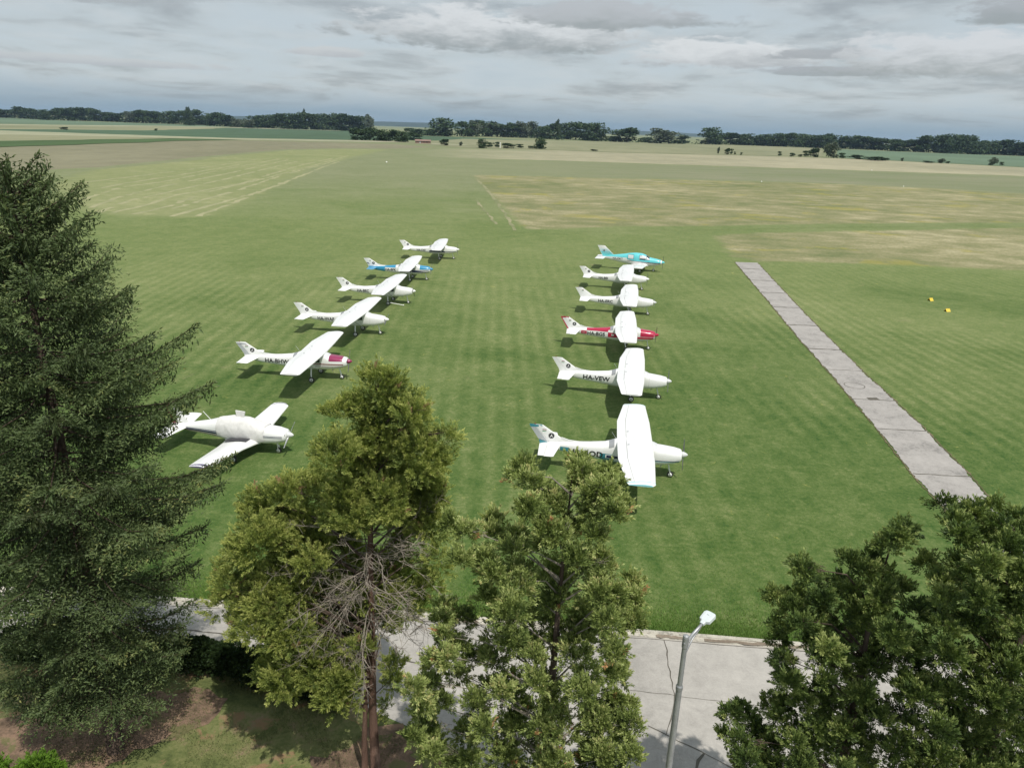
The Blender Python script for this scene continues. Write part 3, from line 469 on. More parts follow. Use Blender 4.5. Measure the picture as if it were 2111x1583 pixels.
# ---- garden in front of the road: lawn and needle litter
M_lawn = ground_mat('garden_lawn', [(0.40, (0.064, 0.082, 0.030)), (0.48, (0.115, 0.135, 0.048)), (0.54, (0.165, 0.172, 0.070)), (0.62, (0.24, 0.175, 0.115))], None, 0.35, 1.6, 9.0, yellow=(0.8, 0.56, (0.25, 0.15, 0.09), 0.7), bmp=0.6)
M_lit = ground_mat('needle_litter', [(0.38, (0.085, 0.062, 0.042)), (0.47, (0.165, 0.115, 0.080)), (0.54, (0.25, 0.165, 0.115)), (0.62, (0.15, 0.15, 0.07))], None, 0.5, 2.0, 12.0, yellow=(1.0, 0.53, (0.12, 0.13, 0.05), 0.75), bmp=0.6)
sheet('lawn', [(-60, 22.55), (-30, 21.95), (-12.2, 21.3), (-9.0, 20.95), (-6.2, 19.85), (-3.6, 18.55), (-1.5, 17.55), (-0.4, 15.8), (2.6, 12.6), (3.3, 8), (60, 7.9), (60, -30), (-60, -30)], 0.006, M_lawn)
sheet('needle_litter', P_LITTER, 0.016, M_lit, 0.3, 0.12)
sheet('needle_litter', P_LITTER2, 0.016, M_lit, 0.3, 0.10)
# ---- rough grass growing over the kerb and through the nearest sward
M_blade = leafmat('grass_blade', [(0, (0.10, 0.19, 0.032)), (0.6, (0.155, 0.27, 0.055)), (1, (0.28, 0.34, 0.11))], 0.25, 0.7)
M_blade2 = leafmat('dull_lawn_blade', [(0, (0.075, 0.095, 0.035)), (0.6, (0.125, 0.145, 0.055)), (1, (0.22, 0.20, 0.10))], 0.2, 0.7)
def blades(name, n, fn, hmin, hmax, wd, label, cat='grass', mt=None):
    P0 = fn(n); n = len(P0); a = rng.uniform(0, 2*math.pi, n); h = rng.uniform(hmin, hmax, n); w = wd*rng.uniform(.6, 1.3, n)
    dx = np.stack([np.cos(a), np.sin(a), np.zeros(n)], 1); lean = rng.normal(0, .45, (n, 2))
    top = P0+np.stack([lean[:, 0]*h, lean[:, 1]*h, h], 1)
    V = np.stack([P0-dx*w[:, None]/2, P0+dx*w[:, None]/2, top], 1).reshape(-1, 3)
    F = np.arange(3*n).reshape(n, 3); t = np.repeat(np.clip(rng.normal(.5, .22, n), 0, 1), 3)
    o = mk(name, V, F, mt or M_blade, tint=t); tag(o, label, cat, kind='stuff'); return o
kx = kp[:, 0]; ky = kp[:, 1]
def verge(n):
    x = rng.uniform(-14, 13, n); d = np.abs(rng.exponential(0.55, n))-0.03; y = np.interp(x, kx, ky)+d
    return np.stack([x, y, np.full(n, 0.0)], 1)
def sward(n):
    x = rng.uniform(-16, 16, n); y = 23.6+np.abs(rng.exponential(5.5, n)); k = y < 44
    x = x[k]*(1+(y[k]-24)*0.02); y = y[k]; k2 = y > np.interp(x, kx, ky)+0.05
    return np.stack([x[k2], y[k2], np.zeros(k2.sum())], 1)
blades('verge_grass', 42000, verge, 0.07, 0.19, 0.022, 'coarse bright green grass tufts growing along the kerb')
blades('mown_grass', 90000, sward, 0.02, 0.055, 0.02, 'short mown grass blades on the near end of the airfield')
def litterlawn(n):
    x = rng.uniform(-15, 0, n); y = rng.uniform(13, 21, n); k = y < np.interp(x, [-15, -12, -6, -3.6, -1.5, -.4], [21.2, 21, 19.6, 18.3, 17.3, 15.7])
    q = NP_(x*0.9, y*0.9) > -0.1
    k &= q
    return np.stack([x[k], y[k], np.full(k.sum(), 0.01)], 1)
def NP_(x, y): return np.sin(x*1.7+2)*np.sin(y*2.1+1)+0.5*np.sin(x*4.3+y*1.1)*np.sin(y*3.7-x)
blades('lawn_grass', 60000, litterlawn, 0.03, 0.08, 0.018, 'uneven grass blades on the garden lawn below the trees', mt=M_blade2)
# ------------------------------------------------------------ foliage
def unit(a): return a/(np.linalg.norm(a, axis=-1, keepdims=True)+1e-9)
def stamp(T, P0, D, S, F0, roll=None):
    """place template T (k,3; y along the shoot) at P0 (n,3) facing D (n,3), size S (n,)"""
    n = len(P0); k = len(T); r = rng.normal(size=(n, 3)); D = unit(D); X_ = unit(np.cross(D, r)); Z_ = np.cross(X_, D)
    V = P0[:, None, :]+S[:, None, None]*(T[None, :, 0:1]*X_[:, None, :]+T[None, :, 1:2]*D[:, None, :]+T[None, :, 2:3]*Z_[:, None, :])
    F = (F0[None, :, :]+(np.arange(n)*k)[:, None, None]).reshape(-1, F0.shape[1])
    return V.reshape(-1, 3), F
DIAM = np.array([(0, 0, 0), (.5, .45, .06), (0, 1, 0), (-.5, .45, -.06)])      # one pointed blade, width scaled below
def blade_t(w): T = DIAM.copy(); T[:, 0] *= w; return T
Q1 = np.array([[0, 1, 2, 3]])
def cross_t(w):
    a = blade_t(w); b_ = a[:, [2, 1, 0]].copy(); return np.concatenate([a, b_])
Q2 = np.array([[0, 1, 2, 3], [4, 5, 6, 7]])
def clump_noise(P, s, ph=0.0):
    x, y, z = P[:, 0]*s+ph, P[:, 1]*s+ph*1.7, P[:, 2]*s+ph*.6
    return (np.sin(1.9*x+1.1*np.sin(1.3*y))*np.sin(2.3*y+1.7*np.sin(z))*np.sin(2.1*z+np.sin(1.7*x))+.5*np.sin(4.1*x+2*z)*np.sin(3.7*y+x))/1.5
M_bark = ground_mat('bark', [(0.35, (0.060, 0.042, 0.032)), (0.55, (0.13, 0.095, 0.075)), (0.7, (0.22, 0.17, 0.14))], None, 1.5, 6, 30, stretch=(1, 1, 0.25), bmp=0.8)
M_rbark = ground_mat('red_bark', [(0.35, (0.070, 0.040, 0.028)), (0.52, (0.17, 0.105, 0.080)), (0.68, (0.30, 0.21, 0.165))], None, 1.5, 6, 30, stretch=(1, 1, 0.2), bmp=0.8)
M_dead = ground_mat('dead_wood', [(0.35, (0.15, 0.125, 0.10)), (0.6, (0.33, 0.29, 0.245))], None, 2, 8, 30)
SPR = leafmat('spruce_needles', [(0.0, (0.052, 0.063, 0.024)), (0.45, (0.087, 0.128, 0.048)), (0.8, (0.144, 0.186, 0.067)), (1.0, (0.249, 0.247, 0.082))], 0.12)
JUN1 = leafmat('golden_juniper', [(0.0, (0.069, 0.101, 0.036)), (0.35, (0.165, 0.217, 0.061)), (0.7, (0.311, 0.356, 0.093)), (0.95, (0.458, 0.476, 0.151)), (1.0, (0.426, 0.261, 0.165))], 0.34)
JUN2 = leafmat('green_juniper', [(0.0, (0.056, 0.085, 0.027)), (0.35, (0.136, 0.186, 0.051)), (0.7, (0.262, 0.316, 0.090)), (0.93, (0.468, 0.517, 0.215)), (1.0, (0.468, 0.254, 0.117))], 0.2)
JUN3 = leafmat('dark_juniper', [(0.0, (0.036, 0.062, 0.021)), (0.4, (0.088, 0.135, 0.036)), (0.75, (0.186, 0.242, 0.064)), (1.0, (0.385, 0.421, 0.151))], 0.2)
LIME = leafmat('lime_leaves', [(0.0, (0.08, 0.16, 0.02)), (0.5, (0.14, 0.26, 0.03)), (1.0, (0.22, 0.36, 0.06))], 0.3)
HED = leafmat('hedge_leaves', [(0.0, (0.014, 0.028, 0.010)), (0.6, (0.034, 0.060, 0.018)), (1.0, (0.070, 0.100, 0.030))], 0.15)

def spruce():
    bx_, by_ = -11.55, 17.0; H = 16.85
    t = empty('spruce_tree', (bx_, by_, 0)); tag(t, 'tall dark green spruce with drooping layered branches at the left edge of the view', 'tree')
    tb = B(); tb.tube([(0, 0, -0.1), (0.05, 0, 4), (0, .05, 9), (0, 0, 14), (0, 0, H)], [.26, .21, .15, .07, .01], 10)
    tb.build('trunk', M_bark, t, smooth=True)
    zs = [2.6, 3.4, 4.6, 7, 9, 11, 12.2, 13, 14.3, 15.3, 16.0, 16.5, 16.9]; rs = [1.9, 2.1, 2.35, 3.0, 3.7, 3.8, 3.2, 2.5, 1.95, 1.5, 1.12, .75, .3]
    Ps, Ds, Ss, Ts = [], [], [], []; wood = B()
    z = 2.7; k = 0
    while z < 16.6:
        Rz = np.interp(z, zs, rs); nb = 8 if z < 13 else 6; ph0 = rng.uniform(0, 6.28)
        for i in range(nb):
            ph = ph0+i*2*math.pi/nb+rng.normal(0, .2); L = Rz*rng.choice([rng.uniform(.6, .88), rng.uniform(.9, 1.14)], p=[.4, .6])
            zz = z+rng.uniform(-.32, .32); up = np.interp(z, [3, 9, 13, 17], [-.26, -.12, .18, 1.0])+rng.normal(0, .07)
            cv = np.interp(z, [3, 12, 17], [.10, .10, -.1])
            d = np.array([math.cos(ph), math.sin(ph)]); perp = np.array([-d[1], d[0]]); bend = rng.normal(0, .12)
            f = lambda tt: np.array([*(d*L*tt+perp*bend*L*tt*tt), zz+L*(up*tt+cv*(tt**3)-0.10*math.sin(math.pi*tt))])
            wood.tube([f(0), f(.35), f(.7), f(1)], [.030, .020, .012, .005], 4, caps=False)
            bt = np.clip(rng.normal(.46, .12), .1, .9)
            ns = max(6, int(L/0.075))
            for j in range(ns):
                tt = .16+.84*(j+.5)/ns; p = f(tt); tg = unit(f(min(1, tt+.02))-f(tt-.02))
                u_ = (tt-.16)/.84; lt = min(.85, .42*L)*math.sin(math.pi*(.10+.86*u_**.85))**.8*rng.uniform(.7, 1.15)+.08
                if L < 1.2: lt = (.5*L*(1-tt)+.14)*rng.uniform(.7, 1.2)
                for sd_ in (-1, 1):
                    dr_ = unit(tg*rng.uniform(.4, .95)+np.array([*(perp*sd_), -0.10+rng.normal(0, .16)]))
                    m_ = max(2, int(lt/0.050)); q = (np.arange(m_)+.6)/m_
                    pp = p+dr_*(q*lt)[:, None]; pp[:, 2] -= 0.42*(q*lt)**2+rng.uniform(-.03, .05, m_)
                    side = unit(np.cross(dr_, [0, 0, 1.0]))
                    alt = np.where(np.arange(m_) % 2 == 0, 1, -1)[:, None]
                    dd = dr_*0.6+side*alt*rng.uniform(.2, .9, (m_, 1))+rng.normal(0, .30, (m_, 3)); dd[:, 2] += rng.uniform(-.5, .5, m_)
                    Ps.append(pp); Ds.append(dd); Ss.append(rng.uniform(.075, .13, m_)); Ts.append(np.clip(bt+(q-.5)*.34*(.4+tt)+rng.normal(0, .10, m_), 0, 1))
                # sprays hanging under the limb
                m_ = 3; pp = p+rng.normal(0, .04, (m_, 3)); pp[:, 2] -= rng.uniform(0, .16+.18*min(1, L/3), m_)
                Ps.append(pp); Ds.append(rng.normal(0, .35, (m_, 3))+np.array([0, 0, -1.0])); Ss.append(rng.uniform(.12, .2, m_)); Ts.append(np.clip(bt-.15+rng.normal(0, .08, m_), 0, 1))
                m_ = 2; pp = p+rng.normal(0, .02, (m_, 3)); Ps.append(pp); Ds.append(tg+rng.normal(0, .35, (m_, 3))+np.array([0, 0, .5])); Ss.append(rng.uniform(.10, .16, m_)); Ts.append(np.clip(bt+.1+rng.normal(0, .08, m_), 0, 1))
        z += np.interp(z, [3, 12, 17], [.66, .52, .24])
    P0 = np.concatenate(Ps); D = np.concatenate(Ds); S = np.concatenate(Ss); Tt = np.concatenate(Ts)
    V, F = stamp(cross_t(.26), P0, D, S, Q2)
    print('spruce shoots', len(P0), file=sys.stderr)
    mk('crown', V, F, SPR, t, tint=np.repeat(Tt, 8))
    wood.build('branches', M_bark, t)

def lobed(parent, lobes, mat, origin, dens, blades_n=34, size=.085, width=.34, plume=.34, pr_=.10, holes=0.12, name='crown', hscale=1.0, up=.35, tone=.5, inner=True, contrast=.17, sub=0):
    o = np.array(origin); Ps, Ds, Ss, Ts = [], [], [], []
    Ls = np.array(lobes); cen = Ls[:, :3]; rad = Ls[:, 3]
    for (x, y, z, r) in lobes:
        if sub: r = max(.14, r-.10)
        # every lobe is a cluster of smaller bunches, so light falls into the gaps between them
        ns_ = max(5, int(sub*r*r/.5)) if sub else 1; cl_ = []
        if sub:
            sv = unit(rng.normal(size=(ns_, 3))); sv[:, 2] = np.where(sv[:, 2] < -.6, -sv[:, 2], sv[:, 2])
            sr_ = np.clip(r*rng.uniform(.22, .42, ns_), .13, .34); sc = np.array([x, y, z])+unit(sv)*(r-sr_*.75)[:, None]*rng.uniform(.72, 1.04, (ns_, 1))
            cl_ = [(q, w) for q, w in zip(sc, sr_)]+[(np.array([x, y, z]), r*.80)]
        else: cl_ = [(np.array([x, y, z]), r)]
        cc_, dd_ = [], []
        for q, w in cl_:
            n = int(dens*4*math.pi*w*w)+3
            dv = unit(rng.normal(size=(n, 3))); dv[:, 2] = np.where(dv[:, 2] < -.5, -dv[:, 2]*.6, dv[:, 2]); dv = unit(dv)
            rr_ = w*(1-np.abs(rng.normal(0, .28 if inner else .1, n)).clip(0, .85)); cc_.append(q+dv*rr_[:, None]); dd_.append(unit(dv*.8+(q-np.array([x, y, z]))/(r+1e-6)))
        c = np.concatenate(cc_); c[:, 2] -= plume*.75 if sub else 0; dv = unit(np.concatenate(dd_))
        k = clump_noise(c, 2.3, x) > -0.55+holes*1.5
        # drop tufts buried deep in other lobes
        dist = np.linalg.norm(c[:, None, :]-cen[None], axis=2)/rad[None]; k &= (dist < .5).sum(1) < 3
        c = c[k]; dv = dv[k]; m_ = len(c)
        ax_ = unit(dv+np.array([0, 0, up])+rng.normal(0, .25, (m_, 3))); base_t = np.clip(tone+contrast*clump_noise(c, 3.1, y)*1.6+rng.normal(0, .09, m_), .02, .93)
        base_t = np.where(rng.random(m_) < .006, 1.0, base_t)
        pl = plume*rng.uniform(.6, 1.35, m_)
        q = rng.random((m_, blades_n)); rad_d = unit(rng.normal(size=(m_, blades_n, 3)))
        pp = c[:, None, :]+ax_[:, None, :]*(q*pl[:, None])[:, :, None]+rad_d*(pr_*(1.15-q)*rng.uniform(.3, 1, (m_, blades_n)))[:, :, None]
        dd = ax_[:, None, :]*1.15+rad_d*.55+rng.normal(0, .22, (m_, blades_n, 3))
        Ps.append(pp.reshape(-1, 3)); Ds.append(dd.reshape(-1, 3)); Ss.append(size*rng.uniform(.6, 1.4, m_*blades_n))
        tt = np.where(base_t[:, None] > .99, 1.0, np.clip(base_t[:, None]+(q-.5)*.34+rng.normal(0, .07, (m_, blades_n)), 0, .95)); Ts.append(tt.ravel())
    P0 = np.concatenate(Ps)-o; k = P0[:, 2]+o[2] > 0.05
    D = np.concatenate(Ds)[k]; S = np.concatenate(Ss)[k]; Tt = np.concatenate(Ts)[k]; P0 = P0[k]
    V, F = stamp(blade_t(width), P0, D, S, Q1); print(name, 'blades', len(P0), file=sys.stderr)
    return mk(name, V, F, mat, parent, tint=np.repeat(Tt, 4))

def limbs(parent, lobes, origin, trunk_pts, mat, r0=.05, name='branches', every=1, rmin=.0):
    """curved limbs from the trunk into every lobe, with forked twigs"""
    b_ = B(); o = np.array(origin); tp = np.array(trunk_pts, float)
    for i, (x, y, z, r) in enumerate(lobes):
        if i % every: continue
        c = np.array([x, y, z])-o; hd = math.hypot(c[0], c[1])
        zt = max(.5, c[2]-.55*hd-.2); p0 = np.array([np.interp(zt, tp[:, 2], tp[:, 0]), np.interp(zt, tp[:, 2], tp[:, 1]), zt])
        m1 = p0+(c-p0)*.5+np.array([0, 0, .12*hd])+rng.normal(0, .06, 3)
        b_.tube([p0, m1, c], [r0*1.1+.01*hd, r0*.7, r0*.35], 5, caps=False)
        for k in range(7):
            e = c+unit(rng.normal(size=3)+np.array([0, 0, .3]))*r*rng.uniform(.5, .92); mm = (m1*.4+c*.6)+rng.normal(0, .05, 3)
            b_.tube([mm, (mm+e)/2+rng.normal(0, .04, 3), e], [r0*.35, r0*.22, r0*.1], 4, caps=False)
    return b_.build(name, mat, parent)

def dead_twigs(parent, origin, n, zc_, zr, rmax, th, mat, name='dead_branches'):
    b_ = B(); o = np.array(origin)
    for i in range(n):
        z0 = rng.uniform(zc_-zr, zc_+zr); a = rng.uniform(*th); L = rmax*rng.uniform(.5, 1.0)
        d = np.array([math.cos(a), math.sin(a), rng.uniform(-.05, .45)]); p = np.array([0, 0, z0]); pts = [p]; rr = [.015]
        for s_ in range(6):
            d = unit(d+rng.normal(0, .16, 3)+np.array([0, 0, -.05])); p = p+d*L/6; pts.append(p); rr.append(.0135-.002*s_)
            if s_ >= 1:
                for q in range(3):
                    e = unit(d+rng.normal(0, .6, 3)); l2 = L*rng.uniform(.10, .30); m_ = p+e*l2*.5+rng.normal(0, .03, 3); e2 = m_+unit(e+rng.normal(0, .35, 3))*l2*.55
                    b_.tube([p, m_, e2], [.007, .005, .0025], 3, caps=False)
                    for qq in range(2):
                        e3 = m_+unit(e+rng.normal(0, .8, 3))*l2*.45; b_.tube([m_, e3], [.004, .002], 3, caps=False)
        b_.tube(pts, rr, 4, caps=False)
    return b_.build(name, mat, parent)

spruce()
# juniper with two trunks and a skirt of dead twigs
o1 = (-3.62, 16.55, 0)
t1 = empty('juniper_tree', o1); tag(t1, 'golden green juniper with two reddish trunks and a skirt of bare grey twigs', 'tree')
tb = B(); tp1 = [(0.0, 0, -.1), (-.04, .02, 2.2), (0.02, .0, 4.5), (0.05, 0, 7), (.15, 0, 10), (.35, 0, 12.2)]
tb.tube(tp1, [.15, .115, .095, .08, .05, .015], 10)
tb.tube([(-.32, -.05, -.1), (-.30, -.05, 1.2), (-.22, 0, 2.6), (-.10, .02, 4.0), (-.5, .1, 6.0)], [.10, .08, .068, .055, .03], 9)
tb.build('trunk', M_rbark, t1, smooth=True)
J1b = [(x+(.04*x if 4.3 < z < 9.2 and -4.9 < x < -2.2 else 0), y+(1.3 if 4.3 < z < 8.8 and -4.9 < x < -2.2 else 0), z, r) for x, y, z, r in J1_LOBES]+J1_BACK+J1_FRONT
lobed(t1, J1b, JUN1, o1, 28, holes=.12, tone=.64, blades_n=50, size=.066, width=.25, plume=.25, pr_=.06, sub=18, contrast=.22)
limbs(t1, J1b, o1, tp1, M_bark, .022)
dead_twigs(t1, o1, 44, 6.7, 1.35, 2.7, (-math.pi*.98, .30), M_dead)
dead_twigs(t1, o1, 9, 4.7, .25, 1.7, (-math.pi*1.1, -math.pi*.6), M_dead)
o2 = (1.0, 13.0, 0)
t2 = empty('juniper_tree', o2); tag(t2, 'ragged green juniper with two uneven tops standing left of the street lamp', 'tree')
tb = B(); tp2 = [(0, 0, -.1), (.05, 0, 3), (.1, 0, 6), (.15, 0, 9), (.25, 0, 11.6)]
tb.tube(tp2, [.14, .11, .085, .05, .012], 9); tb.build('trunk', M_bark, t2, smooth=True)
J2b = [(x, y, z, r*1.04) for x, y, z, r in J2_LOBES]+[(x+rng.normal(0, .2), y-rng.uniform(.4, .8), z-.15, r*.84) for x, y, z, r in J2_LOBES]+[(x+rng.normal(0, .2), y+rng.uniform(.4, .9), z-.1, r*.92) for x, y, z, r in J2_LOBES]
lobed(t2, J2b, JUN2, o2, 36, holes=.0, size=.065, width=.30, plume=.22, pr_=.06, tone=.60, blades_n=42, sub=16, contrast=.24)
limbs(t2, J2_LOBES, o2, tp2, M_dead, .016)
o3 = (7.6, 12.6, 0)
t3 = empty('juniper_tree', o3); tag(t3, 'dark spreading juniper with open ragged limbs right of the street lamp', 'tree')
tb = B(); tp3 = [(0, 0, -.1), (.05, 0, 3), (0, 0, 6), (-.1, 0, 8.5), (-.05, 0, 10.4)]
tb.tube(tp3, [.15, .12, .09, .05, .012], 9); tb.build('trunk', M_bark, t3, smooth=True)
J3b = J3_LOBES+[(x+rng.normal(0, .15), y+q*rng.uniform(.4, .8), z-.05, r*.92) for x, y, z, r in J3_LOBES[5:] for q in (-1, 1)]
lobed(t3, J3b, JUN3, o3, 32, holes=.0, size=.064, width=.32, plume=.20, pr_=.06, tone=.54, contrast=.28, blades_n=38, sub=16)
limbs(t3, J3_LOBES, o3, tp3, M_bark, .018)
o4 = (9.9, 11.6, 0)
t4 = empty('juniper_tree', o4); tag(t4, 'dense dark juniper at the right edge of the view with a bushy rounded top', 'tree')
tb = B(); tp4 = [(0, 0, -.1), (.05, 0, 3), (0, 0, 6), (-.1, 0, 9), (-.2, 0, 11)]
tb.tube(tp4, [.2, .15, .12, .08, .015], 9); tb.build('trunk', M_bark, t4, smooth=True)
lobed(t4, J4_LOBES+[(x+rng.normal(0, .15), y+q*rng.uniform(.4, .8), z-.05, r*.92) for x, y, z, r in J4_LOBES for q in (-1, 1)], JUN3, o4, 32, holes=.0, size=.064, width=.32, plume=.20, pr_=.06, tone=.54, contrast=.28, blades_n=38, sub=14)
limbs(t4, J4_LOBES, o4, tp4, M_bark, .018)
# shrubs
for lb, lab in ((SHRUB1, 'small rounded lime green shrub in the bottom left corner'), (SHRUB2, 'lime green shrub half out of view at the bottom of the left edge')):
    o_ = (lb[0][0], lb[0][1], 0); t = empty('garden_shrub', o_); tag(t, lab, 'shrub')
    full = list(lb)+[(x, y, max(.3, z-.45), r*1.0) for x, y, z, r in lb]
    lobed(t, full, LIME, o_, 60, size=.06, width=.5, plume=.12, pr_=.08, holes=-.5, tone=.5, name='foliage')
    sb = B(); [sb.tube([(0, 0, 0), (rng.normal(0, .15), rng.normal(0, .15), .8)], [.015, .006], 4) for _ in range(6)]; sb.build('stem', M_bark, t)
# clipped hedge between the garden and the road
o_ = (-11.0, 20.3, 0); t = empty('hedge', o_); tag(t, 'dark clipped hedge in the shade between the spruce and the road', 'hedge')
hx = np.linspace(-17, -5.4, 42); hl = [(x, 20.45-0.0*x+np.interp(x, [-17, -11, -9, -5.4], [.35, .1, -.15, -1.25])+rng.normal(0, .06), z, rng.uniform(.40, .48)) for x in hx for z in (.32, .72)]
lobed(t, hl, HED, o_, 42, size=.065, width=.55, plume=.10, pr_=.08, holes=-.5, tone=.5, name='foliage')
sb = B(); [sb.tube([(x+11, np.interp(x, [-17, -11, -9, -5.4], [.50, .25, 0, -1.1]), 0), (x+11+rng.normal(0, .1), np.interp(x, [-17, -11, -9, -5.4], [.50, .25, 0, -1.1])+rng.normal(0, .1), .8)], [.02, .008], 4) for x in hx]; sb.build('stem', M_bark, t)

# ------------------------------------------------------------ distant trees: five kinds, built once and copied
FT = {}
def far_kind(i, nl, ramp, slim=1.0, leaf=.075, base=.16, trans=.15, rnd=.3, nquad=1500):
    """unit tree: height 1, width 1"""
    mt = leafmat('far_leaves_%d' % i, ramp, trans, .7)
    Ps = []; Ts = []
    for k in range(nl):
        a = rng.uniform(0, 6.28); zz = rng.uniform(base*.4+.04, .84); env = math.sin(math.pi*min(1, max(0, (zz-base*.5+.16)/(1.16-base*.5))))**.45
        r = rng.uniform(.05, .36)*env; s = rng.uniform(.16, .24)*(env*.6+.4)
        c = np.array([math.cos(a)*r, math.sin(a)*r, zz]); n = nquad//nl
        dv = unit(rng.normal(size=(n, 3))); q = c+dv*s*(1-np.abs(rng.normal(0, .22, n)))[:, None]*np.array([1, 1, .72]); Ps.append(q); Ts.append(np.clip(rng.normal(.5, .12)+rng.normal(0, .13, n), 0, 1))
    P0 = np.concatenate(Ps); P0[:, 2] = P0[:, 2].clip(.03, 1.0); D = rng.normal(size=P0.shape); D[:, 2] *= .6
    V, F = stamp(blade_t(.75), P0, D, rng.uniform(.6, 1.5, len(P0))*leaf, Q1)
    mx = np.percentile(np.abs(V[:, :2]), 97.5); V[:, :2] *= .5/mx; V[:, 2] /= np.percentile(V[:, 2], 99.7)
    t = empty('poplar_tree' if slim < .6 else 'broadleaf_tree')
    mk('crown', V, F, mt, t, tint=np.repeat(np.concatenate(Ts), 4))
    tb = B(); tb.tube([(0, 0, -.01), (.01, 0, .3), (0, 0, .75)], [.025, .018, .006], 6)
    for k in range(5):
        a = rng.uniform(0, 6.28); z0 = rng.uniform(.2, .5); tb.tube([(0, 0, z0), (.12*math.cos(a), .12*math.sin(a), z0+.13), (.25*math.cos(a), .25*math.sin(a), z0+.22)], [.012, .008, .003], 4)
    tb.build('trunk', M_bark, t); FT[i] = t; return t
far_kind(0, 20, [(0, (0.020, 0.042, 0.018)), (.5, (0.040, 0.072, 0.028)), (1, (0.070, 0.105, 0.040))])
far_kind(1, 14, [(0, (0.024, 0.046, 0.018)), (.5, (0.048, 0.082, 0.030)), (1, (0.080, 0.115, 0.042))], base=.2)
far_kind(2, 26, [(0, (0.022, 0.045, 0.020)), (.5, (0.044, 0.078, 0.032)), (1, (0.075, 0.110, 0.046))], base=.10)
far_kind(3, 18, [(0, (0.050, 0.070, 0.042)), (.5, (0.092, 0.118, 0.078)), (1, (0.150, 0.170, 0.125))], base=.12)
far_kind(4, 16, [(0, (0.022, 0.042, 0.018)), (.5, (0.044, 0.072, 0.030)), (1, (0.075, 0.10, 0.042))], slim=.5, base=.04)
used = set()
def place_tree(k, x, y, h, w, label, cat, group, name=None):
    if k not in used: t = FT[k]; used.add(k)
    else: t = copy_tree(FT[k])
    if name: t.name = name
    w *= 1.12; t.location = (x, y, 0); w *= (.84 if cat == 'bush' else (.90 if group is None else 1.0)); t.scale = (w, w, h); t.rotation_euler = (0, 0, rng.uniform(0, 6.28))
    for q in ('group',):
        if q in t: del t[q]
    tag(t, label, cat, group); return t
SEG = {0: 'dark round crowned tree in the belt along the horizon at the far left edge', 1: 'dark tall tree in the horizon belt above the left spruce top', 2: 'blue green tree in the horizon belt between the far left edge and the twin poplars',
 3: 'dark tree in the horizon belt beside the twin poplars', 4: 'low dark bush tree at the gap where the blue hills show on the left', 5: 'tall mixed tree of the left middle belt behind the dark green crop',
 6: 'low grey green tree beside the gap in front of the blue ridge', 8: 'pale silvery tree directly right of the huge dark round tree', 9: 'small dark tree in the middle belt between two bigger clumps', 10: 'broad leafy tree of the middle belt behind the roadside bushes',
 11: 'dark rounded tree directly left of the lone poplar spire', 12: 'dark tree directly right of the lone poplar spire', 13: 'low scrub tree filling the gap between big round trees', 18: 'dark tree of the long right hand belt behind the tan field', 19: 'dark tree of the dense wood at the far right edge',
 20: 'slim poplar of the pair rising above the left belt', 24: 'small dark tree beside the pale water gap on the right'}
ONE = {7: 'huge dark round tree standing right of the blue ridge gap', 14: 'single large round tree with sky on both sides right of the poplar', 15: 'broad domed dark tree between the lone round tree and the pale domed tree', 16: 'broad pale grey green domed tree near the pale water gap', 17: 'large dark tree at the left end of the long right belt', 21: 'slim poplar spike above the left middle belt', 22: 'taller loose tree at the right end of the left middle belt', 23: 'lone poplar spire in the middle belt'}
for s, x, y, h, w, k in FAR_TREES:
    if s in ONE: place_tree(k, x, y, h, w, ONE[s], 'tree', None)
    else: place_tree(k, x, y, h, w, SEG[s], 'tree', {20: 'pair of slim poplars'}.get(s, 'trees of one stretch of the far belt: '+SEG[s]))
BL = {0: ('leafy dark green tree of the clump left of the red roofed shed', 'clump of trees left of the red roofed shed'), 1: 'round bush right of the red roofed shed', 2: 'small greyish bush between the shed and the leafy clump', 3: 'tall leafy bush left of the white post', 4: 'low bush between the tall leafy bush and the white post', 5: 'small upright bush touching the white post', 6: 'wide low brownish bush right of the white post', 7: 'small round bush between the wide low bush and the big one', 8: 'very low bush left of the big round bush', 9: 'big round bush at the right end of the middle field row', 10: 'tiny low bush alone in the tan field',
 11: 'thin pale sapling at the left end of the right field row', 12: ('small bush of the cluster beside the thin sapling', 'cluster of small bushes beside the sapling'), 13: 'tiny bush right of the sapling cluster', 14: 'small upright bush left of the dark oval bush', 15: 'dark oval bush in the right field row', 16: 'low flat bush left of the paired bushes', 17: 'upright dark bush touching the big dark one', 18: 'big dark bush left of the silver tree', 19: 'tall silvery grey tree in the right field row', 20: 'small green bush right of the silver tree', 21: 'long low bush where the green crop begins', 22: ('low dark scrub along the green crop edge', 'low scrub along the green crop edge'), 23: 'thin small bush alone on the green crop edge', 24: 'flat dark scrub strip before the grey bush pair', 25: ('grey green bush of the pair on the green crop edge', 'pair of grey bushes on the crop edge'), 26: 'rounded grey green bush near the right edge', 27: 'small bush last in the row near the right edge', 28: 'wide dark bush alone in the far left fields', 29: 'tiny round bush alone in the left fields'}
for s, x, y, h, w, k in BUSHES:
    l = BL[s]; g_ = None
    if isinstance(l, tuple): l, g_ = l
    tr = s in (0, 19)
    place_tree(k, x, y, h, w, l, 'tree' if tr else 'bush', g_, None if tr else 'field_bush')
